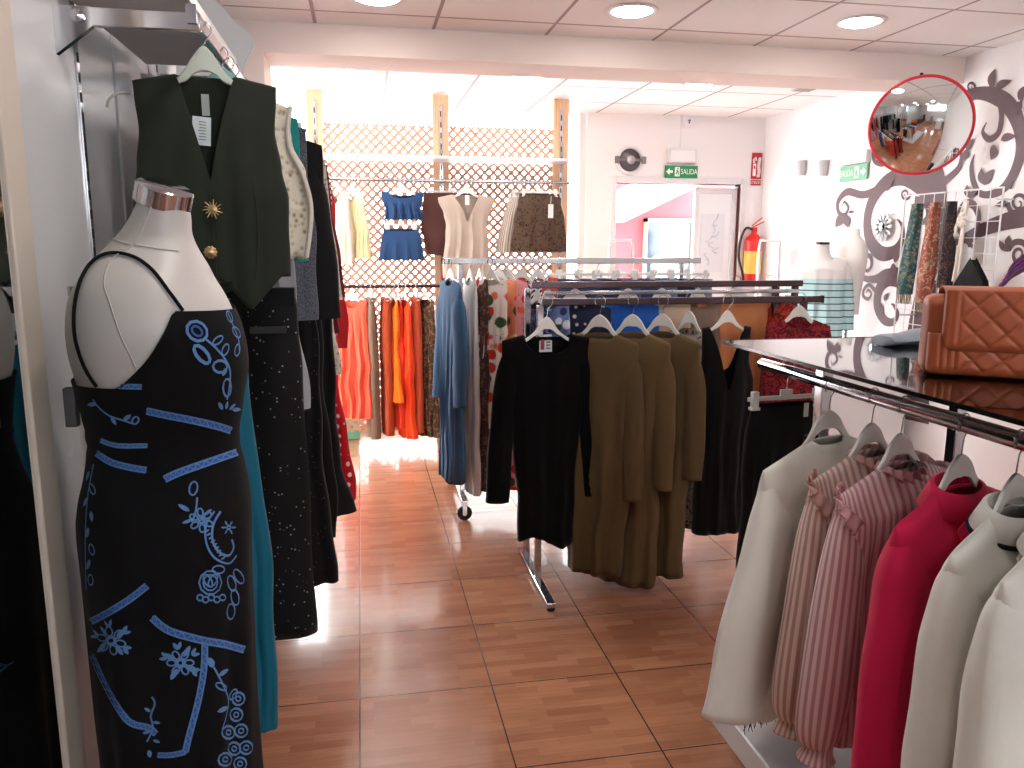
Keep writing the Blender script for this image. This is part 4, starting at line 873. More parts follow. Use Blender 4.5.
def blazer(hook, rz, mat, label, short, seed, L=.78, trim=None, sw=.215):
    g = garment('blazer', label, 'blazer', GR, hook, rz, mat, [(0, sw, .014), (.1, sw, .055), (.35, sw*.93, .065), (.5, sw*.93, .065), (L, sw*1.12, .075)], ('scoop', .07, .05, .015), .36,
        sleeve=[(sw-.085, 0, -.125, .055, .016), (sw-.055, 0, -.15, .07, .04), (sw-.03, -.005, -.25, .07, .052), (sw+.01, -.02, -.45, .068, .052), (sw+.03, -.03, -.62, .062, .048)], top=-.125, hdrop=.085, rail=.019, fold=(.006, 3), seed=seed, short=short, solid=.004, hw=.17, rows=44)
    # collar: folded band round the neck
    P = [(math.cos(t)*.074, math.sin(t)*.036, -.125-.012-.03*(1+math.sin(-t))*.5) for t in [2*PI*k/32 for k in range(32)]]
    vs = []
    for x, y, z in P:
        o = Vector((x, y*1.8, 0)).normalized()
        b0 = Vector((x, y, z)); vs += [b0-o*.006+Vector((0, 0, -.006)), b0+Vector((0, 0, .018)), b0+o*.007+Vector((0, 0, .015)), b0+o*.03+Vector((0, 0, -.034))]
    mb = MB(); mb.add(vs, [(i*4+j, i*4+j+1, ((i+1) % 32)*4+j+1, ((i+1) % 32)*4+j) for i in range(32) for j in range(3)]); mb.build('collar', mat, g, solid=.003)
    if trim:
        MB().tube([tuple(vs[i*4+3]+Vector((0, 0, .0))) for i in range(32)], .0055, 8, closed=True).build('collar_trim', trim, g)
    # lapels
    for s in (-1, 1):
        q = [(s*.03, -.062, -.165), (s*.095, -.062, -.205), (s*.08, -.072, -.25), (s*.012, -.08, -.41), (s*.004, -.079, -.38)]
        mb = MB(); mb.add(q, [tuple(range(5)) if s < 0 else tuple(range(5))[::-1]], False); mb.build('lapel', mat, g, solid=.004)
    m = MB().lathe([(.011, 0), (.011, .003), (0, .005)], 18, M=Matrix.Rotation(PI/2, 4, 'X'), c=(0, -.082, -.46)); m.build('button', mat, g)
    return g
blazer((RX, 1.475, RZ), R(20), cloth('fuchsia', (214, 32, 82), rough=.7), 'fuchsia pink blazer between the pink blouses and white blazers', 'fuchsia pink blazer', 83)
w1 = blazer((RX, 1.325, RZ), R(22), cloth('white_suiting', (236, 233, 226), rough=.75), 'white blazer with black collar edging next to the fuchsia blazer', 'white blazer with black edging', 84, trim=BK)
bp = MB().lathe([(.0, .0045), (.0125, .0045), (.014, .002), (.014, 0), (0, 0)], 28, M=Matrix.Rotation(PI/2, 4, 'X'), c=(-.05, -.075, -.22)).build('round_badge', plain('badge_red', (200, 38, 44), .4), w1)
bm = MB(); bm.tube([(-.058, -.081, -.216), (-.054, -.081, -.213), (-.05, -.081, -.218), (-.046, -.081, -.213), (-.042, -.081, -.216)], .0012, 5); bm.box(-.057, -.043, -.0815, -.0805, -.227, -.224); bm.build('badge_mark', WPL, bp)
w2 = blazer((RX, 1.2, RZ+.0), R(22), cloth('white_suiting_b', (238, 236, 228), rough=.75), 'plain white blazer, nearest garment at the right edge', 'nearest plain white blazer', 85)
# clip hanger with black skirt at rail end
bs = garment('skirt', 'black skirt clipped at the far end of the rail of the glass-topped stand', 'skirt', GR, (RX+.05, 2.3, RZ), R(6), BK2, [(0, .125, .02), (.1, .14, .035), (.55, .15, .04)], ('scoop', .1, .012, 0), .02, seed=86, hang='clip', short='black skirt at the rail end', hw=.14, top=-.115, hdrop=.08, rail=.019)
m = MB().box(.045, .062, -.035, -.033, -.16, -.115); m.build('price_tag', WPL, bs)
fr = MB()
for i in range(26):
    x = -.08+i*.0065; fr.tube([(x, rnd.uniform(-.01, .01), .1), (x+rnd.uniform(-.004, .004), rnd.uniform(-.012, .012), .04), (x+rnd.uniform(-.01, .01), rnd.uniform(-.014, .014), 0)], [.0018, .0015, .001], 5)
fd = limb_mesh([(0, .02, -.16, .03, .012), (0, .02, -.3, .04, .02), (-.08, .02, -.6, .06, .02), (-.13, .02, -.95, .085, .02)], 87).build('fringed_shawl', BK, loc=(RX, 2.03, RZ), rz=R(20))
tag(fd, 'black shawl with long fringe showing under the off-white blouse', 'shawl', GR)
hanger((RX, 2.03, RZ), R(20), 'white hanger holding the black fringed shawl', 'hangers: '+GR, w=.04, drop=.085, deep=.07)
fr.v = [(x-.13, y+.02, z-1.04) for x, y, z in fr.v]; fr.build('fringe', BK, fd)
# ------------------------------------------------------------------ quilted handbag
bag = thing('handbag', 'burnt orange quilted leather handbag on the glass table top', 'handbag', (1.285, 1.625, 1.2505), R(-32))
LEA = NT('orange_leather'); lp = LEA.pr(i_Roughness=.5, i_Base_Color=srgb(160, 76, 40)); lc = LEA.coord(); ln = LEA.n('ShaderNodeTexVoronoi', i_Scale=260.0); LEA.l(lc, 0, ln, 0)
lb = LEA.n('ShaderNodeBump', i_Strength=.15, i_Distance=.001); LEA.l(ln, 0, lb, 'Height'); LEA.l(lb, 0, lp, 'Normal'); LEA = LEA.m
def quilt(x, z, s=.062, d=.005):
    a = (x+z)/s; b_ = (x-z)/s
    f = lambda q: min(1, abs(q-round(q))*7)
    return d*(f(a)*f(b_))**.6
BW, BH, BD_ = .34, .195, .13
def rbox(w0, w1, d0, d1, z0, z1, qf=None, n=56, nz=24, rr=.025):
    """rounded slab with quilted front; w = x extents"""
    mb = MB(); vs = []
    for i in range(nz+1):
        q = i/nz; z = z0+(z1-z0)*q
        e = 0
        if z-z0 < rr: e = rr-math.sqrt(max(0, rr*rr-(rr-(z-z0))**2))
        if z1-z < rr: e = max(e, rr-math.sqrt(max(0, rr*rr-(rr-(z1-z))**2)))
        for k in range(n):
            t = 2*PI*k/n; c, s = math.cos(t), math.sin(t)
            x = math.copysign(abs(c)**.35, c); y = math.copysign(abs(s)**.35, s)
            X = (w0+w1)/2+x*((w1-w0)/2-e*.6); Y = (d0+d1)/2+y*((d1-d0)/2-e)
            if qf and s < -.2: Y -= qf(X, z)
            vs.append((X, Y, z))
    mb.add(vs, [(i*n+k, i*n+(k+1) % n, (i+1)*n+(k+1) % n, (i+1)*n+k) for i in range(nz) for k in range(n)]+[tuple(range(n))[::-1], tuple(nz*n+k for k in range(n))])
    return mb
# body front as dense grid for the quilting
rbox(-.004, BW, 0, BD_, 0, .185, None).build('body', LEA, bag)
def panel(x0, x1, z0, z1, yb, th, rc, qf, name, nx=90, nzz=60):
    mb = MB(); vs = []
    for j in range(nzz+1):
        for i in range(nx+1):
            u, v_ = i/nx, j/nzz; x = x0+(x1-x0)*u; z = z0+(z1-z0)*v_
            # rounded lower corners
            ex = min(x-x0, x1-x); ez = z-z0
            if ex < rc and ez < rc:
                dd = math.hypot(rc-ex, rc-ez)
                if dd > rc:
                    k = rc/dd; nx_ = rc-(rc-ex)*k; nz_ = rc-(rc-ez)*k
                    x = x0+nx_ if x-x0 < x1-x else x1-nx_; z = z0+nz_
            e = min(ex, ez, .02)/.02; puff = th*math.sqrt(max(0, 1-(1-max(0, e))**2))
            vs.append((x, yb-puff*.9-(qf(x, z) if qf else 0)*max(0, e), z))
    mb.add(vs, [(j*(nx+1)+i, j*(nx+1)+i+1, (j+1)*(nx+1)+i+1, (j+1)*(nx+1)+i) for j in range(nzz) for i in range(nx)])
    return mb.build(name, LEA, bag, solid=.004)
def qf1(x, z):
    if x < .065: return .004*abs(math.sin(x*2*PI/.03))
    return quilt(x, z-.01)
panel(.004, BW-.004, .006, .1, -.001, .014, .02, qf1, 'front_panel')
panel(.03, BW+.01, .062, .2, -.016, .012, .035, qf1, 'flap')
# flap top wraps over
m = MB(); vs = []
for i in range(11):
    t = PI*i/10
    for x in (.03, BW+.01): vs.append((x, .05-.066*math.cos(t)-.0, .182+.022*math.sin(t)))
m.add(vs, [(2*i, 2*i+1, 2*i+3, 2*i+2) for i in range(10)]); m.build('flap_top', LEA, bag, solid=.004)
# grey folded tissue / scarf on the table
m = MB(); vs = []; n = 24; N = 30
for i in range(N):
    q = i/(N-1); x = q*.34; r_ = .022+.012*min(1, q*3)+.003*math.sin(q*17)
    if i == 0: r_ = .008
    for k in range(n):
        t = 2*PI*k/n; vs.append((x, math.cos(t)*r_*1.9+.01*math.sin(q*6), max(0.0, r_*.62+math.sin(t)*r_*.62+.0015*math.sin(3*t+q*9))))
m.add(vs, [(i*n+k, i*n+(k+1) % n, (i+1)*n+(k+1) % n, (i+1)*n+k) for i in range(N-1) for k in range(n)]+[tuple(range(n))[::-1]])
o = m.build('folded_scarf', cloth('grey_blue_satin', (140, 150, 164), rough=.4), loc=(1.53, 2.13, 1.2505), rz=R(4)); tag(o, 'rolled grey blue scarf lying on the glass table behind the handbag', 'scarf')
# ================================================================== MURAL
MUR = wall_mat('mauve_vinyl', (98, 74, 80), .6)
mur = MB(); XM = XR-.014; MURN = []
def stroke(P, k=6):
    Q = catmull(P, k); W = []
    XM = XR-.002-.00025*len(MURN); MURN.append(1)
    pts = [at(u, v, X=XM) for u, v, w_ in Q]
    vs = []
    for i, (u, v, w_) in enumerate(Q):
        d = pts[min(i+1, len(Q)-1)]-pts[max(i-1, 0)]; d.normalize(); s = d.cross(Vector((1, 0, 0)))
        sc = (pts[i]-CAM).length/F
        sc = sc*1.12
        vs += [pts[i]+s*w_*sc/2, pts[i]-s*w_*sc/2]
    mur.add(vs, [(2*i, 2*i+1, 2*i+3, 2*i+2) for i in range(len(Q)-1)], False)
def spiral(cx, cy, r, turns=1.6, a0=0, w=3, sg=1, tail=None):
    P = []
    if tail: P += tail
    n_ = int(turns*9)
    for i in range(n_+1):
        q = i/n_; rr = r*(1-q*.85); a = R(a0)+sg*turns*2*PI*q; P.append((cx+rr*.85*math.cos(a), cy+rr*math.sin(a), w*(1-q*.7)))
    stroke(P, 4)
def leaf(u, v, ang, l, w_):
    XM = XR-.002-.00025*len(MURN); MURN.append(1); l *= 1.25; w_ *= 1.35; a = R(ang); N = 9; c, s = math.cos(a), math.sin(a); vs = []
    for i in range(N):
        q = i/(N-1); ww = w_*math.sin(PI*q**.8)/2; x = l*q; bend = .18*l*math.sin(PI*q)
        for sg in (1, -1):
            du = x*c-(sg*ww+bend*.5)*s; dv = x*s+(sg*ww+bend*.5)*c; vs.append(at(u+du, v-dv, X=XM))
    mur.add(vs, [(2*i, 2*i+1, 2*i+3, 2*i+2) for i in range(N-1)], False)
stroke([(958, 100, 7), (966, 95, 9), (978, 92, 9), (992, 94, 11), (1005, 101, 12), (1014, 113, 12), (1020, 131, 11), (1020, 152, 10), (1012, 175, 9), (999, 190, 7), (981, 193, 5), (973, 181, 5), (971, 165, 4), (974, 153, 1)])
stroke([(1000, 101, 6), (1001, 115, 5), (998, 131, 5), (989, 138, 5), (982, 131, 3), (986, 121, 1)])
stroke([(922, 168, 34), (930, 180, 30), (935, 196, 24), (934, 220, 20), (930, 260, 20), (924, 300, 24), (918, 340, 28), (914, 420, 34)])
stroke([(934, 192, 20), (918, 180, 18), (903, 175, 15), (886, 181, 12), (873, 197, 11), (867, 217, 10), (869, 238, 11), (880, 252, 12), (893, 251, 10), (901, 240, 7), (902, 226, 4), (897, 218, 1)])
stroke([(888, 178, 8), (876, 189, 7), (862, 194, 6), (847, 191, 6), (838, 200, 5), (838, 211, 4), (844, 214, 3), (848, 207, 3), (844, 201, 2), (842, 205, 1)])
stroke([(905, 280, 16), (887, 275, 12), (876, 278, 7), (866, 278, 5), (860, 273, 5), (859, 262, 4), (864, 254, 4), (870, 256, 4), (871, 265, 3), (867, 270, 3), (863, 266, 2), (865, 261, 1)])
stroke([(912, 282, 14), (900, 277, 16), (888, 277, 14), (879, 288, 10), (877, 305, 9), (884, 319, 8), (893, 321, 6), (897, 313, 5), (894, 305, 3), (891, 303, 1)])
stroke([(876, 291, 4), (869, 284, 3), (864, 288, 3), (863, 295, 3), (868, 298, 3), (871, 293, 2), (868, 289, 2), (866, 292, 1)])
stroke([(944, 246, 3), (958, 240, 6), (973, 233, 9), (988, 226, 11), (1006, 220, 13), (1034, 213, 17)])
stroke([(928, 190, 10), (938, 184, 7), (948, 177, 6), (958, 167, 5), (961, 157, 4), (960, 150, 2)])
spiral(1018, 202, 13, 1.7, 180, 4, -1); spiral(1019, 253, 14, 1.6, 200, 5, 1); spiral(970, 86, 6, 1.4, 90, 2.5, -1); spiral(905, 193, 6, 1.5, 0, 2.5, 1)
spiral(918, 213, 15, 1.1, 250, 6, 1); spiral(1018, 106, 6, 1.3, 90, 3, 1, [(1030, 85, 3), (1022, 95, 3)])
stroke([(973, 246, 3), (961, 234, 4), (958, 216, 5), (964, 203, 6), (973, 204, 6), (978, 216, 5), (975, 232, 4), (968, 246, 2)])
stroke([(872, 150, 3), (874, 160, 4), (882, 164, 3), (888, 161, 1)])
for l_ in [(991, 88, 80, 17, 6), (994, 89, 30, 16, 6), (1018, 99, 62, 14, 5), (1000, 139, 15, 13, 6), (993, 143, 260, 13, 6), (984, 184, 100, 14, 6), (984, 184, 60, 15, 6), (966, 150, 60, 12, 5), (966, 148, 250, 10, 5), (841, 213, 245, 12, 6), (842, 213, 290, 12, 6),
           (861, 257, 120, 11, 4), (860, 259, 165, 9, 4), (886, 190, 60, 10, 4), (886, 190, 110, 8, 3), (893, 262, 260, 13, 5), (894, 262, 60, 12, 4), (969, 197, 100, 11, 5), (969, 198, 50, 10, 4), (1006, 200, 200, 10, 5), (1008, 250, 130, 12, 5), (1007, 246, 80, 10, 4), (884, 300, 60, 8, 3), (882, 312, 100, 9, 4), (848, 212, 10, 5, 2), (1010, 188, 90, 8, 4)]: leaf(*l_)
o = mur.build('tree_mural', MUR); tag(o, 'mauve curling tree mural with spirals and leaves on the right wall', 'wall decal')
# yellow blossom at the frame edge
# ------------------------------------------------------------------ convex mirror
mc = at(920, 125, Y=4.2)
cm = thing('convex_mirror', 'round convex security mirror with red rim hanging before the beam', 'mirror', mc)
nrm = (CAM+Vector((.4, -.6, -.85))-mc).normalized()
Mq = nrm.to_track_quat('Z', 'Y').to_matrix().to_4x4()
RR = .262; rc = .56; prof = []
for i in range(25):
    a = math.asin(RR/rc)*i/24; prof.append((rc*math.sin(a), rc*math.cos(a)-rc*math.cos(math.asin(RR/rc))))
MB().lathe(prof, 72, M=Mq).build('mirror_dome', MIR, cm)
ri = MB().tube([Mq @ Vector((.268*math.cos(2*PI*k/64), .268*math.sin(2*PI*k/64), -.002)) for k in range(64)], .008, 12, closed=True); ri.build('red_rim', plain('red_plastic', (206, 34, 52), .35), cm)
MB().lathe([(.265, -.006), (.25, -.03), (.2, -.05), (0, -.055)], 48, M=Mq).build('back_shell', plain('grey_back', (150, 140, 140), .6), cm)
b0 = Mq @ Vector((0, .0, -.05)); MB().tube([b0, Vector((b0.x+.1, 4.38-mc.y, .22)), Vector((b0.x+.1, 4.40-mc.y, .33))], .01, 10).build('bracket_arm', DCH, cm)
# ------------------------------------------------------------------ back wall signs
GRN = plain('sign_green', (30, 140, 88), .5); SW = plain('sign_white', (240, 244, 240), .5)
def salida(loc, rz, w, h, label, mirrored=False):
    t = thing('exit_sign', label, 'sign', loc, rz)
    GRN = plain('sign_green_pale', (120, 186, 152), .5) if mirrored else plain('sign_green', (30, 140, 88), .5)
    MB().box(-w/2, w/2, -.01, 0, -h/2, h/2).build('sign_board', GRN, t, bevel=.001)
    m = MB()
    ax = -w*.37 if not mirrored else w*.37; sg = 1 if not mirrored else -1
    y = -.0115
    m.add([(ax-sg*h*.3, y, 0), (ax+sg*h*.02, y, h*.28), (ax+sg*h*.02, y, h*.1), (ax+sg*h*.3, y, h*.1), (ax+sg*h*.3, y, -h*.1), (ax+sg*h*.02, y, -h*.1), (ax+sg*h*.02, y, -h*.28)], [(0, 1, 2, 3, 4, 5, 6)], False); m.build('arrow', SW, t)
    bx = -w*.13 if not mirrored else w*.13
    m = MB(); m.box(bx-h*.22, bx+h*.22, -.0115, -.0105, -h*.38, h*.38); m.build('door_symbol', SW, t)
    m = MB(); m.lathe([(h*.06, 0), (0, .001)], 12, M=Matrix.Rotation(PI/2, 4, 'X'), c=(bx+.004, -.012, h*.24)); m.tube([(bx, -.013, h*.14), (bx-.002, -.013, -.02*h), (bx-h*.12, -.013, -h*.2)], h*.04, 6); m.tube([(bx, -.013, -.02*h), (bx+h*.1, -.013, -h*.14), (bx+h*.06, -.013, -h*.3)], h*.035, 6); m.tube([(bx-h*.14, -.013, h*.06), (bx, -.013, h*.1), (bx+h*.12, -.013, 0)], h*.03, 6)
    m.build('running_figure', GRN, t)
    text('SALIDA', t, SW, (w*.23 if not mirrored else -w*.24, -.0115, 0), h*.62, sx=.72)
    return t
p0 = at(664, 177, Y=YB-.02); p1 = at(697, 166, Y=YB-.02)
salida(((p0.x+p1.x)/2, YB-.02, (p0.z+p1.z)/2), 0, p1.x-p0.x, .105, 'green SALIDA exit sign with left arrow above the doorway')
el = thing('emergency_light', 'white rectangular emergency light box above the green exit sign', 'emergency light', ((p0.x+p1.x)/2, YB-.001, p1.z+.085))
MB().box(-.13, .13, -.05, 0, -.06, .06).build('housing', WHT, el, bevel=.006); MB().box(-.11, .11, -.056, -.05, -.045, .045).build('diffuser', plain('opal', (244, 242, 244), .3), el, bevel=.002)
c1 = MB().box(-.003, .003, -.006, 0, 0, .32).build('cable_duct', WHT, el); c1.location = (-.01, 0, .06)
al = thing('smoke_alarm', 'small white alarm box with dark mark high on the back wall', 'alarm', at(687, 122, Y=YB-.001))
MB().box(-.04, .04, -.03, 0, -.045, .045).build('housing', plain('alarm_white', (240, 238, 240), .4), al, bevel=.005); MB().tube([(-.01, -.032, .012), (.01, -.032, .018), (0, -.032, -.012)], .005, 6).build('dark_mark', BLK, al)
pz = (at(841, 172, X=XR-.012)+at(867, 172, X=XR-.012))/2
sgn = salida(pz, R(-90), .33, .11, 'pale green SALIDA exit sign on the right wall beside the round mirror', True)
e2 = thing('emergency_light', 'slim white emergency light fixed above the exit sign on the right wall', 'emergency light', (XR-.001, pz.y, pz.z+.1), R(-90)); MB().box(-.17, .17, -.04, 0, -.04, .05).build('housing', WHT, e2, bevel=.005)
# bow-tie shaped round fan / vent plaque
fp = at(629, 160, Y=YB-.001)
fn = thing('round_plaque', 'round dark vent with a horizontal bar on the back wall above the door', 'wall vent', fp)
MB().lathe([(.125, 0), (.125, .02), (.105, .025), (.1, .01), (0, .01)], 40, M=Matrix.Rotation(PI/2, 4, 'X')).build('housing', WHT, fn)
MB().lathe([(.095, 0), (.095, .012), (.08, .02), (0, .022)], 40, M=Matrix.Rotation(PI/2, 4, 'X')).build('grille', plain('vent_dark', (88, 84, 88), .35, .6), fn)
m = MB(); m.box(-.125, .125, -.036, -.026, -.012, .012); m.box(-.14, -.1, -.038, -.022, -.03, .03); m.box(.1, .14, -.038, -.022, -.03, .03); m.build('cross_bar', plain('bar_grey', (120, 116, 118), .4, .5), fn, bevel=.003)
m = MB().lathe([(.04, 0), (.036, .015), (0, .02)], 24, M=Matrix.Rotation(PI/2, 4, 'X'), c=(0, -.03, 0)); m.build('hub', plain('hub_grey', (160, 156, 160), .3, .5), fn)
# extinguisher sign
q0 = at(752, 152, Y=YB-.01); q1 = at(772, 185, Y=YB-.01)
wS = min(q1.x, XR-.02)-q0.x
es = thing('extinguisher_sign', 'red fire extinguisher sign on the back wall near the corner', 'sign', ((q0.x+min(q1.x, XR-.02))/2, YB-.001, (q0.z+q1.z)/2+.0))
RED = plain('sign_red', (186, 28, 44), .5)
hS = (q0.z-q1.z); MB().box(-wS/2, wS/2, -.008, 0, -hS/2+.055, hS/2).build('sign_board', RED, es); MB().box(-wS/2, wS/2, -.008, 0, -hS/2, -hS/2+.045).build('text_strip', RED, es)
m = MB(); m.box(-wS*.38, -wS*.08, -.0095, -.0085, -.06, .045); m.tube([(-wS*.3, -.0105, .05), (-wS*.36, -.0105, .08), (-wS*.15, -.0105, .1), (-wS*.1, -.0105, .07)], .009, 6); m.build('extinguisher_symbol', SW, es)
m = MB(); m.box(-wS*.3, -wS*.16, -.0105, -.0096, .0, .03); m.build('symbol_window', RED, es)
m = MB()
for k in range(3): m.tube(catmull([(wS*(.08+k*.09), -.0105, -.07), (wS*(.14+k*.09), -.0105, -.02), (wS*(.08+k*.09), -.0105, .03), (wS*(.18+k*.08), -.0105, .1)], 4), .006, 6)
m.build('flames_symbol', SW, es)
text('EXTINTOR', es, SW, (0, -.0095, -hS/2+.022), .036, sx=.9)
# fire extinguisher
ex = thing('fire_extinguisher', 'red fire extinguisher with black hose hanging beside the doorway', 'fire extinguisher', (3.47, YB-.085, 1.19))
ER = plain('extinguisher_red', (214, 40, 36), .3)
MB().lathe([(.0, 0), (.07, 0), (.075, .01), (.075, .38), (.065, .42), (.03, .45), (.02, .47), (0, .47)], 32).build('cylinder', ER, ex)
MB().lathe([(.0762, .10), (.0765, .10), (.0765, .3), (.0762, .3)], 32, caps=False).build('instruction_label', plain('label_yellow', (236, 190, 90), .5), ex)
m = MB(); m.box(-.02, .02, -.02, .02, .47, .51); m.bar((-.02, 0, .51), (.09, 0, .56), .02, .008); m.bar((-.02, 0, .525), (.07, 0, .595), .02, .008); m.build('valve_handle', ER, ex, bevel=.002)
MB().tube(catmull([(-.02, -.01, .49), (-.09, -.02, .5), (-.14, -.03, .4), (-.15, -.03, .25), (-.11, -.04, .1), (-.1, -.05, .0)], 6), .011, 10).build('hose', BLK, ex)
MB().box(-.03, .03, .07, .084, .3, .42).build('wall_bracket', CH, ex)
# door leaf (glass, open) with poster
dl = thing('glass_door_leaf', 'white-framed glass door leaf with a sketched poster at the right of the doorway', 'door', (2.95, YB+.06, 0))
m = MB(); m.box(0, .04, -.02, .02, 0, 2.05); m.box(.36, .40, -.02, .02, 0, 2.05); m.box(.04, .36, -.018, .018, 0, .1); m.box(.04, .36, -.018, .018, 2.0, 2.045); m.build('door_frame', WHT, dl)
MB().box(.04, .36, -.004, .004, .1, 2.0).build('pane', plain('frosted_pane', (236, 238, 242), .3), dl)
MB().box(.40, .425, -.04, .04, 0, 2.06).build('dark_jamb', plain('brown_jamb', (112, 60, 58), .5), dl)
po = MB().box(.07, .3, -.008, -.005, 1.3, 1.82).build('poster', plain('poster_white', (226, 228, 234), .5), dl)
m = MB()
rr = random.Random(3)
for k in range(9):
    x_, z_ = .13+rr.uniform(0, .1), 1.36+k*.05
    m.tube(catmull([(x_+rr.uniform(-.04, .04), -.009, z_+rr.uniform(-.02, .03)), (x_+.03*math.sin(k), -.009, z_+.01), (x_+rr.uniform(-.04, .05), -.009, z_+rr.uniform(.0, .05)), (x_+rr.uniform(-.03, .05), -.009, z_+.06)], 4), .004, 5)
m.build('poster_print', plain('poster_grey', (196, 200, 210), .6), po)
# security gates
for u, lab in ((621, 'white security gate frame at the left side of the doorway'), (770, 'white security gate frame in front of the red extinguisher')):
    q = at(u, 240, Y=6.3); t = thing('security_gate', lab, 'security gate', (q.x, 6.3, 0), 0, 'white security gates')
    m = MB(); pts_ = [(-.1, 0, .06), (-.1, 0, 1.5), (-.09, 0, q.z), (.09, 0, q.z), (.1, 0, 1.5), (.1, 0, .06)]; m.tube(pts_, .012, 8); m.build('loop_frame', WHT, t)
    MB().box(-.14, .14, -.05, .05, 0, .06).build('base', WHT, t, bevel=.01); MB().box(-.095, .095, -.004, .004, .1, q.z-.02).build('clear_panel', GLASS, t)
# sconces on right wall
for u, lab in ((801, 'small white wall light on the right wall, nearer the back corner'), (823, 'small white wall light on the right wall, nearer the exit sign')):
    q = at(u, 167, X=XR-.03); t = thing('wall_light', lab, 'wall light', q, 0, 'small wall lights')
    MB().lathe([(.028, -.06), (.04, .05), (.038, .055), (.0, .04)], 20).build('shade', plain('sconce_grey', (190, 186, 188), .5), t); MB().box(0, .03, -.02, .02, -.02, .02).build('mount', WHT, t)
# striped sweater bust
bx = at(820, 280, X=3.2)
bu = thing('bust_form', 'white bust form on the right wall side wearing a striped sweater', 'bust form', (bx.x, bx.y, 0), R(-25))
zt = at(822, 243, X=3.2).z
prof = [(.0, zt), (.045, zt), (.05, zt-.06), (.07, zt-.10), (.12, zt-.13), (.15, zt-.17), (.15, zt-.3), (.14, zt-.5), (.145, zt-.72), (0, zt-.74)]
MB().lathe(prof[::-1], 32, sy=.62).build('torso', plain('bust_white', (232, 230, 228), .5), bu)
MB().lathe([(.046, zt-.005), (.047, zt+.012), (0, zt+.014)], 24, sy=.75).build('neck_cap', DCH, bu)
MB().tube([(0, 0, zt-.74), (0, 0, .02)], .015, 10).build('pole', CH, bu); MB().lathe([(.15, 0), (.15, .015), (0, .02)], 30).build('stand_base', WHT, bu)
sw = thing('striped_sweater', 'white sweater with turquoise and navy stripes on the white bust form', 'sweater', (bx.x, bx.y, zt), R(-25))
swm = NT('striped_knit'); sp_ = swm.pr(i_Roughness=.85); sc_ = swm.coord(); sx_ = swm.n('ShaderNodeSeparateXYZ'); swm.l(sc_, 0, sx_, 0)
wv = swm.n('ShaderNodeMath', operation='PINGPONG', i_1=.023); swm.l(sx_, 2, wv, 0); m1 = swm.n('ShaderNodeMath', operation='MULTIPLY', i_1=43.0); swm.l(wv, 0, m1, 0)
rp = swm.ramp([(0, srgb(40, 50, 66)), (.16, srgb(186, 224, 226))], 'CONSTANT'); swm.l(m1, 0, rp, 0)
gt_ = swm.n('ShaderNodeMath', operation='GREATER_THAN', i_1=-.24); swm.l(sx_, 2, gt_, 0)
mm = swm.n('ShaderNodeMix', data_type='RGBA'); swm.l(gt_, 0, mm, 0); swm.l(rp, 0, mm, 6); mm.inputs[7].default_value = srgb(238, 236, 234); swm.l(mm, 2, sp_, 'Base Color')
body_mesh([(0, .165, .08), (.1, .172, .115), (.4, .165, .12), (.62, .17, .13)], ('scoop', .08, .05, .02), .3, -.07, (.006, 4), 90).build('body', swm.m, sw)
for s in (-1, 1): limb_mesh([(s*.12, 0, -.165, .04, .03), (s*.15, 0, -.19, .05, .05), (s*.178, 0, -.35, .05, .05), (s*.2, -.01, -.6, .042, .045)], 91+s).build('sleeve', swm.m, sw)
ap = MB().box(-.12, .12, -.02, .02, -.12, .12)
b2 = thing('bust_form', 'cream bust form standing behind the striped sweater against the wall', 'bust form', at(848, 300, X=3.42)*1.0, R(-60))
b2.location.z = 0; z2 = at(848, 228, X=3.42).z
MB().lathe([(0, z2-.62), (.08, z2-.6), (.085, z2-.45), (.11, z2-.25), (.115, z2-.15), (.08, z2-.08), (.05, z2-.05), (.045, z2), (0, z2)], 28, sy=.6).build('torso', plain('bust_cream', (238, 234, 230), .6), b2)
MB().tube([(0, 0, z2-.7), (0, 0, 0)], .015, 10).build('pole', CH, b2); MB().lathe([(.1, 0), (.1, .012), (0, .018)], 28).build('stand_base', WHT, b2)
# low plinth with folded clothes under the sweater
pl_ = MB().box(2.6, 3.5, 4.55, 5.05, 0, .78).build('display_plinth', WHT, bevel=.01); tag(pl_, 'low white plinth near the mural wall behind the glass table', 'plinth')
for i, (x, c_, l_) in enumerate([(2.72, (176, 110, 88), 'left'), (3.0, (190, 126, 104), 'middle'), (3.28, (150, 92, 76), 'right')]):
    for k in range(2):
        m = MB(); m.box(-.12, .12, -.15, .15, 0, .03); o = m.build('folded_sweater', cloth(f'fold_{i}_{k}', tuple(int(q*(1-.08*k)) for q in c_)), bevel=.013, loc=(x, 4.78, .7815+k*.0325), rz=R(4*k-3)); tag(o, f'{"upper" if k else "lower"} folded brown sweater in the {l_} pile on the white plinth', 'folded sweater', 'folded brown sweaters')
# daisy mirror
q = at(884, 226, X=XR-.02)
dm = thing('daisy_mirror', 'small daisy-shaped mirror on the mural wall', 'mirror', q)
for k in range(12):
    a = 2*PI*k/12; m = MB(); N = 8; vs = []
    for j in range(N):
        t = j/(N-1); r_ = .028+.072*t; w_ = .024*math.sin(PI*min(1, .15+t*.8))
        for sg in (-1, 1): vs.append((-.012+.006*math.sin(PI*t)*0, (math.cos(a)*r_-math.sin(a)*sg*w_), (math.sin(a)*r_+math.cos(a)*sg*w_)))
    m.add(vs, [(2*j, 2*j+1, 2*j+3, 2*j+2) for j in range(N-1)], False); m.build('petal', plain('silver_petal', (236, 238, 242), .3, .15), dm, solid=.004)
MB().lathe([(.03, 0), (.028, .008), (0, .012)], 24, M=Matrix.Rotation(-PI/2, 4, 'Y'), c=(-.012, 0, 0)).build('centre', MIR, dm)
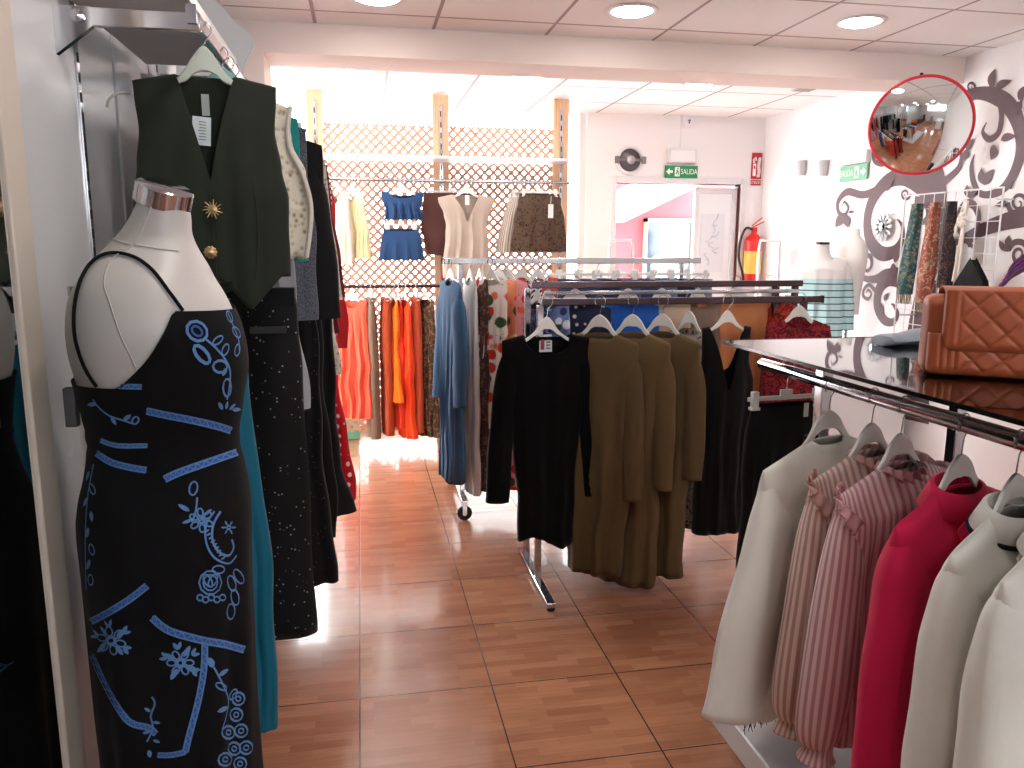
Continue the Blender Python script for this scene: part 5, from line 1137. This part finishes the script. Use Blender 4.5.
# ------------------------------------------------------------------ wire grid with scarves
g0 = at(905, 195, X=3.45); g1 = at(1003, 190, X=3.45); ztop = 1.86; ya, yb = g1.y, g0.y
gp = thing('wire_grid', 'white wire grid panel hung on the mural wall with scarves', 'wire grid', (3.45, ya, 0))
m = MB(); n_ = 9; Wd = yb-ya
for i in range(n_+1): m.tube([(0, Wd*i/n_, .95), (0, Wd*i/n_, ztop)], .0028 if i % n_ else .005, 6)
k = 0; z = ztop
while z > .94: m.tube([(0.003, 0, z), (0.003, Wd, z)], .0028 if k else .005, 6); z -= .09; k += 1
m.build('wires', WHT, gp)
m = MB()
for y in (.05, Wd-.05):
    for z in (1.1, 1.8): m.tube([(0, y, z), (XR-3.45, y, z)], .005, 6)
m.build('wall_hooks', WHT, gp)
def scarf(u, label, mat, L, w_, fringe, seed, lean=0.0):
    q = at(u, 208, X=3.40); t = thing('hanging_scarf', label, 'scarf', (3.40, q.y, 1.80), 0, 'scarves on the wire grid')
    r = random.Random(seed); m = MB(); vs = []; n = 28; N = 26
    for i in range(N):
        s = i/(N-1); z = -L*s; wy = w_*(.55+.45*min(1, s*2.2)+.08*math.sin(s*9+seed)); dx = .028+.012*s
        for k in range(n):
            a = 2*PI*k/n; f = 1+.12*math.sin(5*a+seed+s*2)
            vs.append((math.cos(a)*dx*f, math.sin(a)*wy*f+lean*s, z))
    m.add(vs, [(i*n+k, (i+1)*n+k, (i+1)*n+(k+1) % n, i*n+(k+1) % n) for i in range(N-1) for k in range(n)]+[tuple(range(n))]); m.build('scarf_cloth', mat, t)
    f = MB()
    for k in range(22):
        y = (k/21-.5)*2*w_*.95+lean; x = r.uniform(-.03, .03); f.tube([(x, y, -L+.01), (x+r.uniform(-.01, .01), y+r.uniform(-.01, .01), -L-.06)], .0022, 5)
    f.build('fringe', fringe, t)
scarf(917, 'teal and beige patterned scarf, first on the wire grid', cloth('teal_paisley', (30, 74, 84), 'paisley', (150, 136, 104), (64, 92, 92)), .56, .055, cloth('khaki_fringe', (140, 128, 92)), 1, .05)
scarf(935, 'red and beige paisley scarf, second on the wire grid', cloth('red_paisley', (150, 60, 62), 'paisley', (190, 160, 130), (110, 84, 62)), .6, .055, cloth('khaki_fringe', (140, 128, 92)), 2, .03)
scarf(951, 'dark brown scarf half hidden behind the red paisley scarf', cloth('dark_scarf', (54, 46, 52), 'paisley', (110, 80, 66), (30, 28, 38)), .5, .045, cloth('dark_fringe', (60, 52, 54)), 3, 0)
q = at(967, 205, X=3.42)
wc = thing('macrame_necklace', 'off-white corded macrame strap hanging on the wire grid', 'necklace', (3.41, q.y, 1.80), 0)
m = MB(); CR = cloth('cord_white', (226, 218, 206))
for a, b_ in ((0, .16), (0.01, .1), (-.01, .03), (.0, -.02)): m.tube(catmull([(0, a, -.0), (-.01, a+b_*.5, -.22), (-.02, a+b_, -.46)], 5), .008, 8)
m.build('cords', CR, wc)
m = MB()
for k in range(7):
    a = 2*PI*k/7; m.tube(catmull([(-.01, 0, -.11), (-.02, .02*math.cos(a), -.11+.03*math.sin(a)), (-.01, .03*math.cos(a+.4), -.11+.04*math.sin(a+.4))], 4), .011, 8)
m.build('knotted_flower', CR, wc)
bg = MB(); vs = [(0, 0, 0), (0, .1, -.14), (0, .12, -.2), (0, -.12, -.2), (0, -.1, -.12)]
bg.add([(x-.02, y, z) for x, y, z in vs]+[(x+.02, y, z) for x, y, z in vs], [(0, 1, 2, 3, 4), (9, 8, 7, 6, 5)]+[(i, (i+1) % 5, 5+(i+1) % 5, 5+i) for i in range(5)], False)
q = at(973, 258, X=3.38); o = bg.build('black_pouch', BK, bevel=.006, loc=q); tag(o, 'black triangular pouch hanging on the wire grid above the handbag', 'pouch')
mc_ = MB(); N = 18; vs = []
q = at(1020, 272, X=3.3)
for k in range(4): mc_.tube(catmull([(0, .12-.02*k, -.07+.015*k), (-.02, .03, -.02+.02*k), (-.01, -.08, .05+.02*k), (0, -.2, .1+.02*k)], 5), [.012+.004*math.sin(i) for i in range(16)], 8, flat=.7)
o = mc_.build('purple_scarf', cloth('purple_satin', (92, 38, 96), 'paisley', (60, 70, 50), (120, 60, 120)), loc=q); tag(o, 'shiny purple scarf bundle at the right edge behind the handbag', 'scarf')
sup = MB().tube([(0, 0, 0), (.27, 0, 0)], .005, 8).build('grid_hook', CH, loc=(q.x, q.y-.02, q.z+.02)); tag(sup, 'thin chrome peg carrying the purple scarf', 'peg')
# ------------------------------------------------------------------ across the street
aw = thing('shop_awning', 'white slanted awning of the shop across the street', 'awning', (4.0, 10.2, 2.4))
m = MB(); m.bar((-.78, 0, -.42), (.42, 0, .14), .8, .34)
m.build('canopy', wall_mat('white_awning', (190, 186, 186)), aw)
sw_ = thing('shop_window', 'grey shop window with clothes across the street', 'shop window', at(668, 255, Y=10.55))
MB().box(-.32, .32, 0, .04, -.9, .45).build('pane', plain('grey_glass', (62, 74, 86), .25), sw_)
m = MB(); m.box(-.36, -.32, -.03, .04, -.9, .5); m.box(.32, .36, -.03, .04, -.9, .5); m.box(-.36, .36, -.03, .04, .45, .5); m.build('window_frame', plain('frame_tan', (190, 160, 130), .5), sw_)
q = at(663, 255, Y=10.2)
sm_ = thing('window_mannequin', 'pale dressed mannequin before the shop window across the street', 'mannequin', (q.x, 10.2, 0))
MB().lathe([(.22, 0), (.2, .5), (.13, .9), (.12, 1.05), (.17, 1.25), (.15, 1.38), (.05, 1.44), (.05, 1.5), (.09, 1.6), (.09, 1.7), (0, 1.78)], 24, sy=.7).build('figure', plain('pale_figure', (120, 118, 120), .6), sm_)
# ------------------------------------------------------------------ behind the photographer (seen in the round mirror)
def back_rack(x, y, rz, lab, cols_, sd):
    t = thing('round_rack', f'chrome rack behind the photographer {lab}', 'clothes rack', (x, y, 0), rz)
    MB().box(-.6, .6, -.012, .012, 1.36, 1.39).build('rail_bar', CH, t)
    for xx in (-.56, .56): MB().box(xx-.014, xx+.014, -.014, .014, 0.02, 1.36).build('upright', CH, t); MB().box(xx-.02, xx+.02, -.28, .28, 0, .03).build('foot_bar', CH, t)
    for i, c_ in enumerate(cols_):
        l = -.5+i*1.0/(len(cols_)-1); hx = x+math.cos(rz)*l; hy = y+math.sin(rz)*l
        garment('dress', f'{c_[0]} dress on the rack {lab}', 'dress', 'dresses '+lab, (hx, hy, 1.385), rz+R(60), cloth('back_'+c_[0].replace(' ', '_'), c_[1], c_[2] if len(c_) > 2 else 'plain', c_[3] if len(c_) > 3 else None), [(0, .18, .016), (.2, .18, .04), (.95, .22, .05)], ('scoop', .06, .05, .02), .28, seed=sd+i, short=f'{c_[0]} dress {lab}', rows=18, cols=40)
back_rack(.6, -1.9, R(80), 'by the entrance', [('dark green', (30, 44, 38)), ('charcoal', (44, 46, 52)), ('black dotted', (24, 24, 28), 'dots', (200, 200, 200)), ('wine', (90, 26, 44))], 200)
back_rack(1.9, -1.6, R(85), 'before the counter', [('white patterned', (222, 218, 224), 'floral', (90, 100, 130)), ('pale grey', (190, 190, 198)), ('beige patterned', (196, 178, 158), 'paisley', (120, 90, 80))], 220)
tbk = thing('cash_counter', 'white cash counter with dark top behind the photographer', 'counter', (2.9, -1.2, 0)); MB().box(-.3, .3, -.6, .6, 0, .9).build('body', WHT, tbk, bevel=.01); MB().box(-.33, .33, -.63, .63, .9, .93).build('worktop', plain('dark_top', (40, 52, 46), .3), tbk)
# ================================================================== LIGHT
wd = bpy.data.worlds.new('world'); bpy.context.scene.world = wd; wd.use_nodes = True
bg_ = wd.node_tree.nodes['Background']; bg_.inputs[0].default_value = (.97, .985, 1.0, 1); bg_.inputs[1].default_value = 8.5
sc = bpy.context.scene
sc.view_settings.view_transform = 'Standard'; sc.view_settings.look = 'None'; sc.view_settings.gamma = 1; sc.view_settings.use_curve_mapping = False
sc.view_settings.exposure = 0.9
sc.cycles.use_denoising = True; sc.cycles.max_bounces = 8; sc.cycles.transparent_max_bounces = 16; sc.cycles.caustics_reflective = False; sc.cycles.sample_clamp_indirect = 6
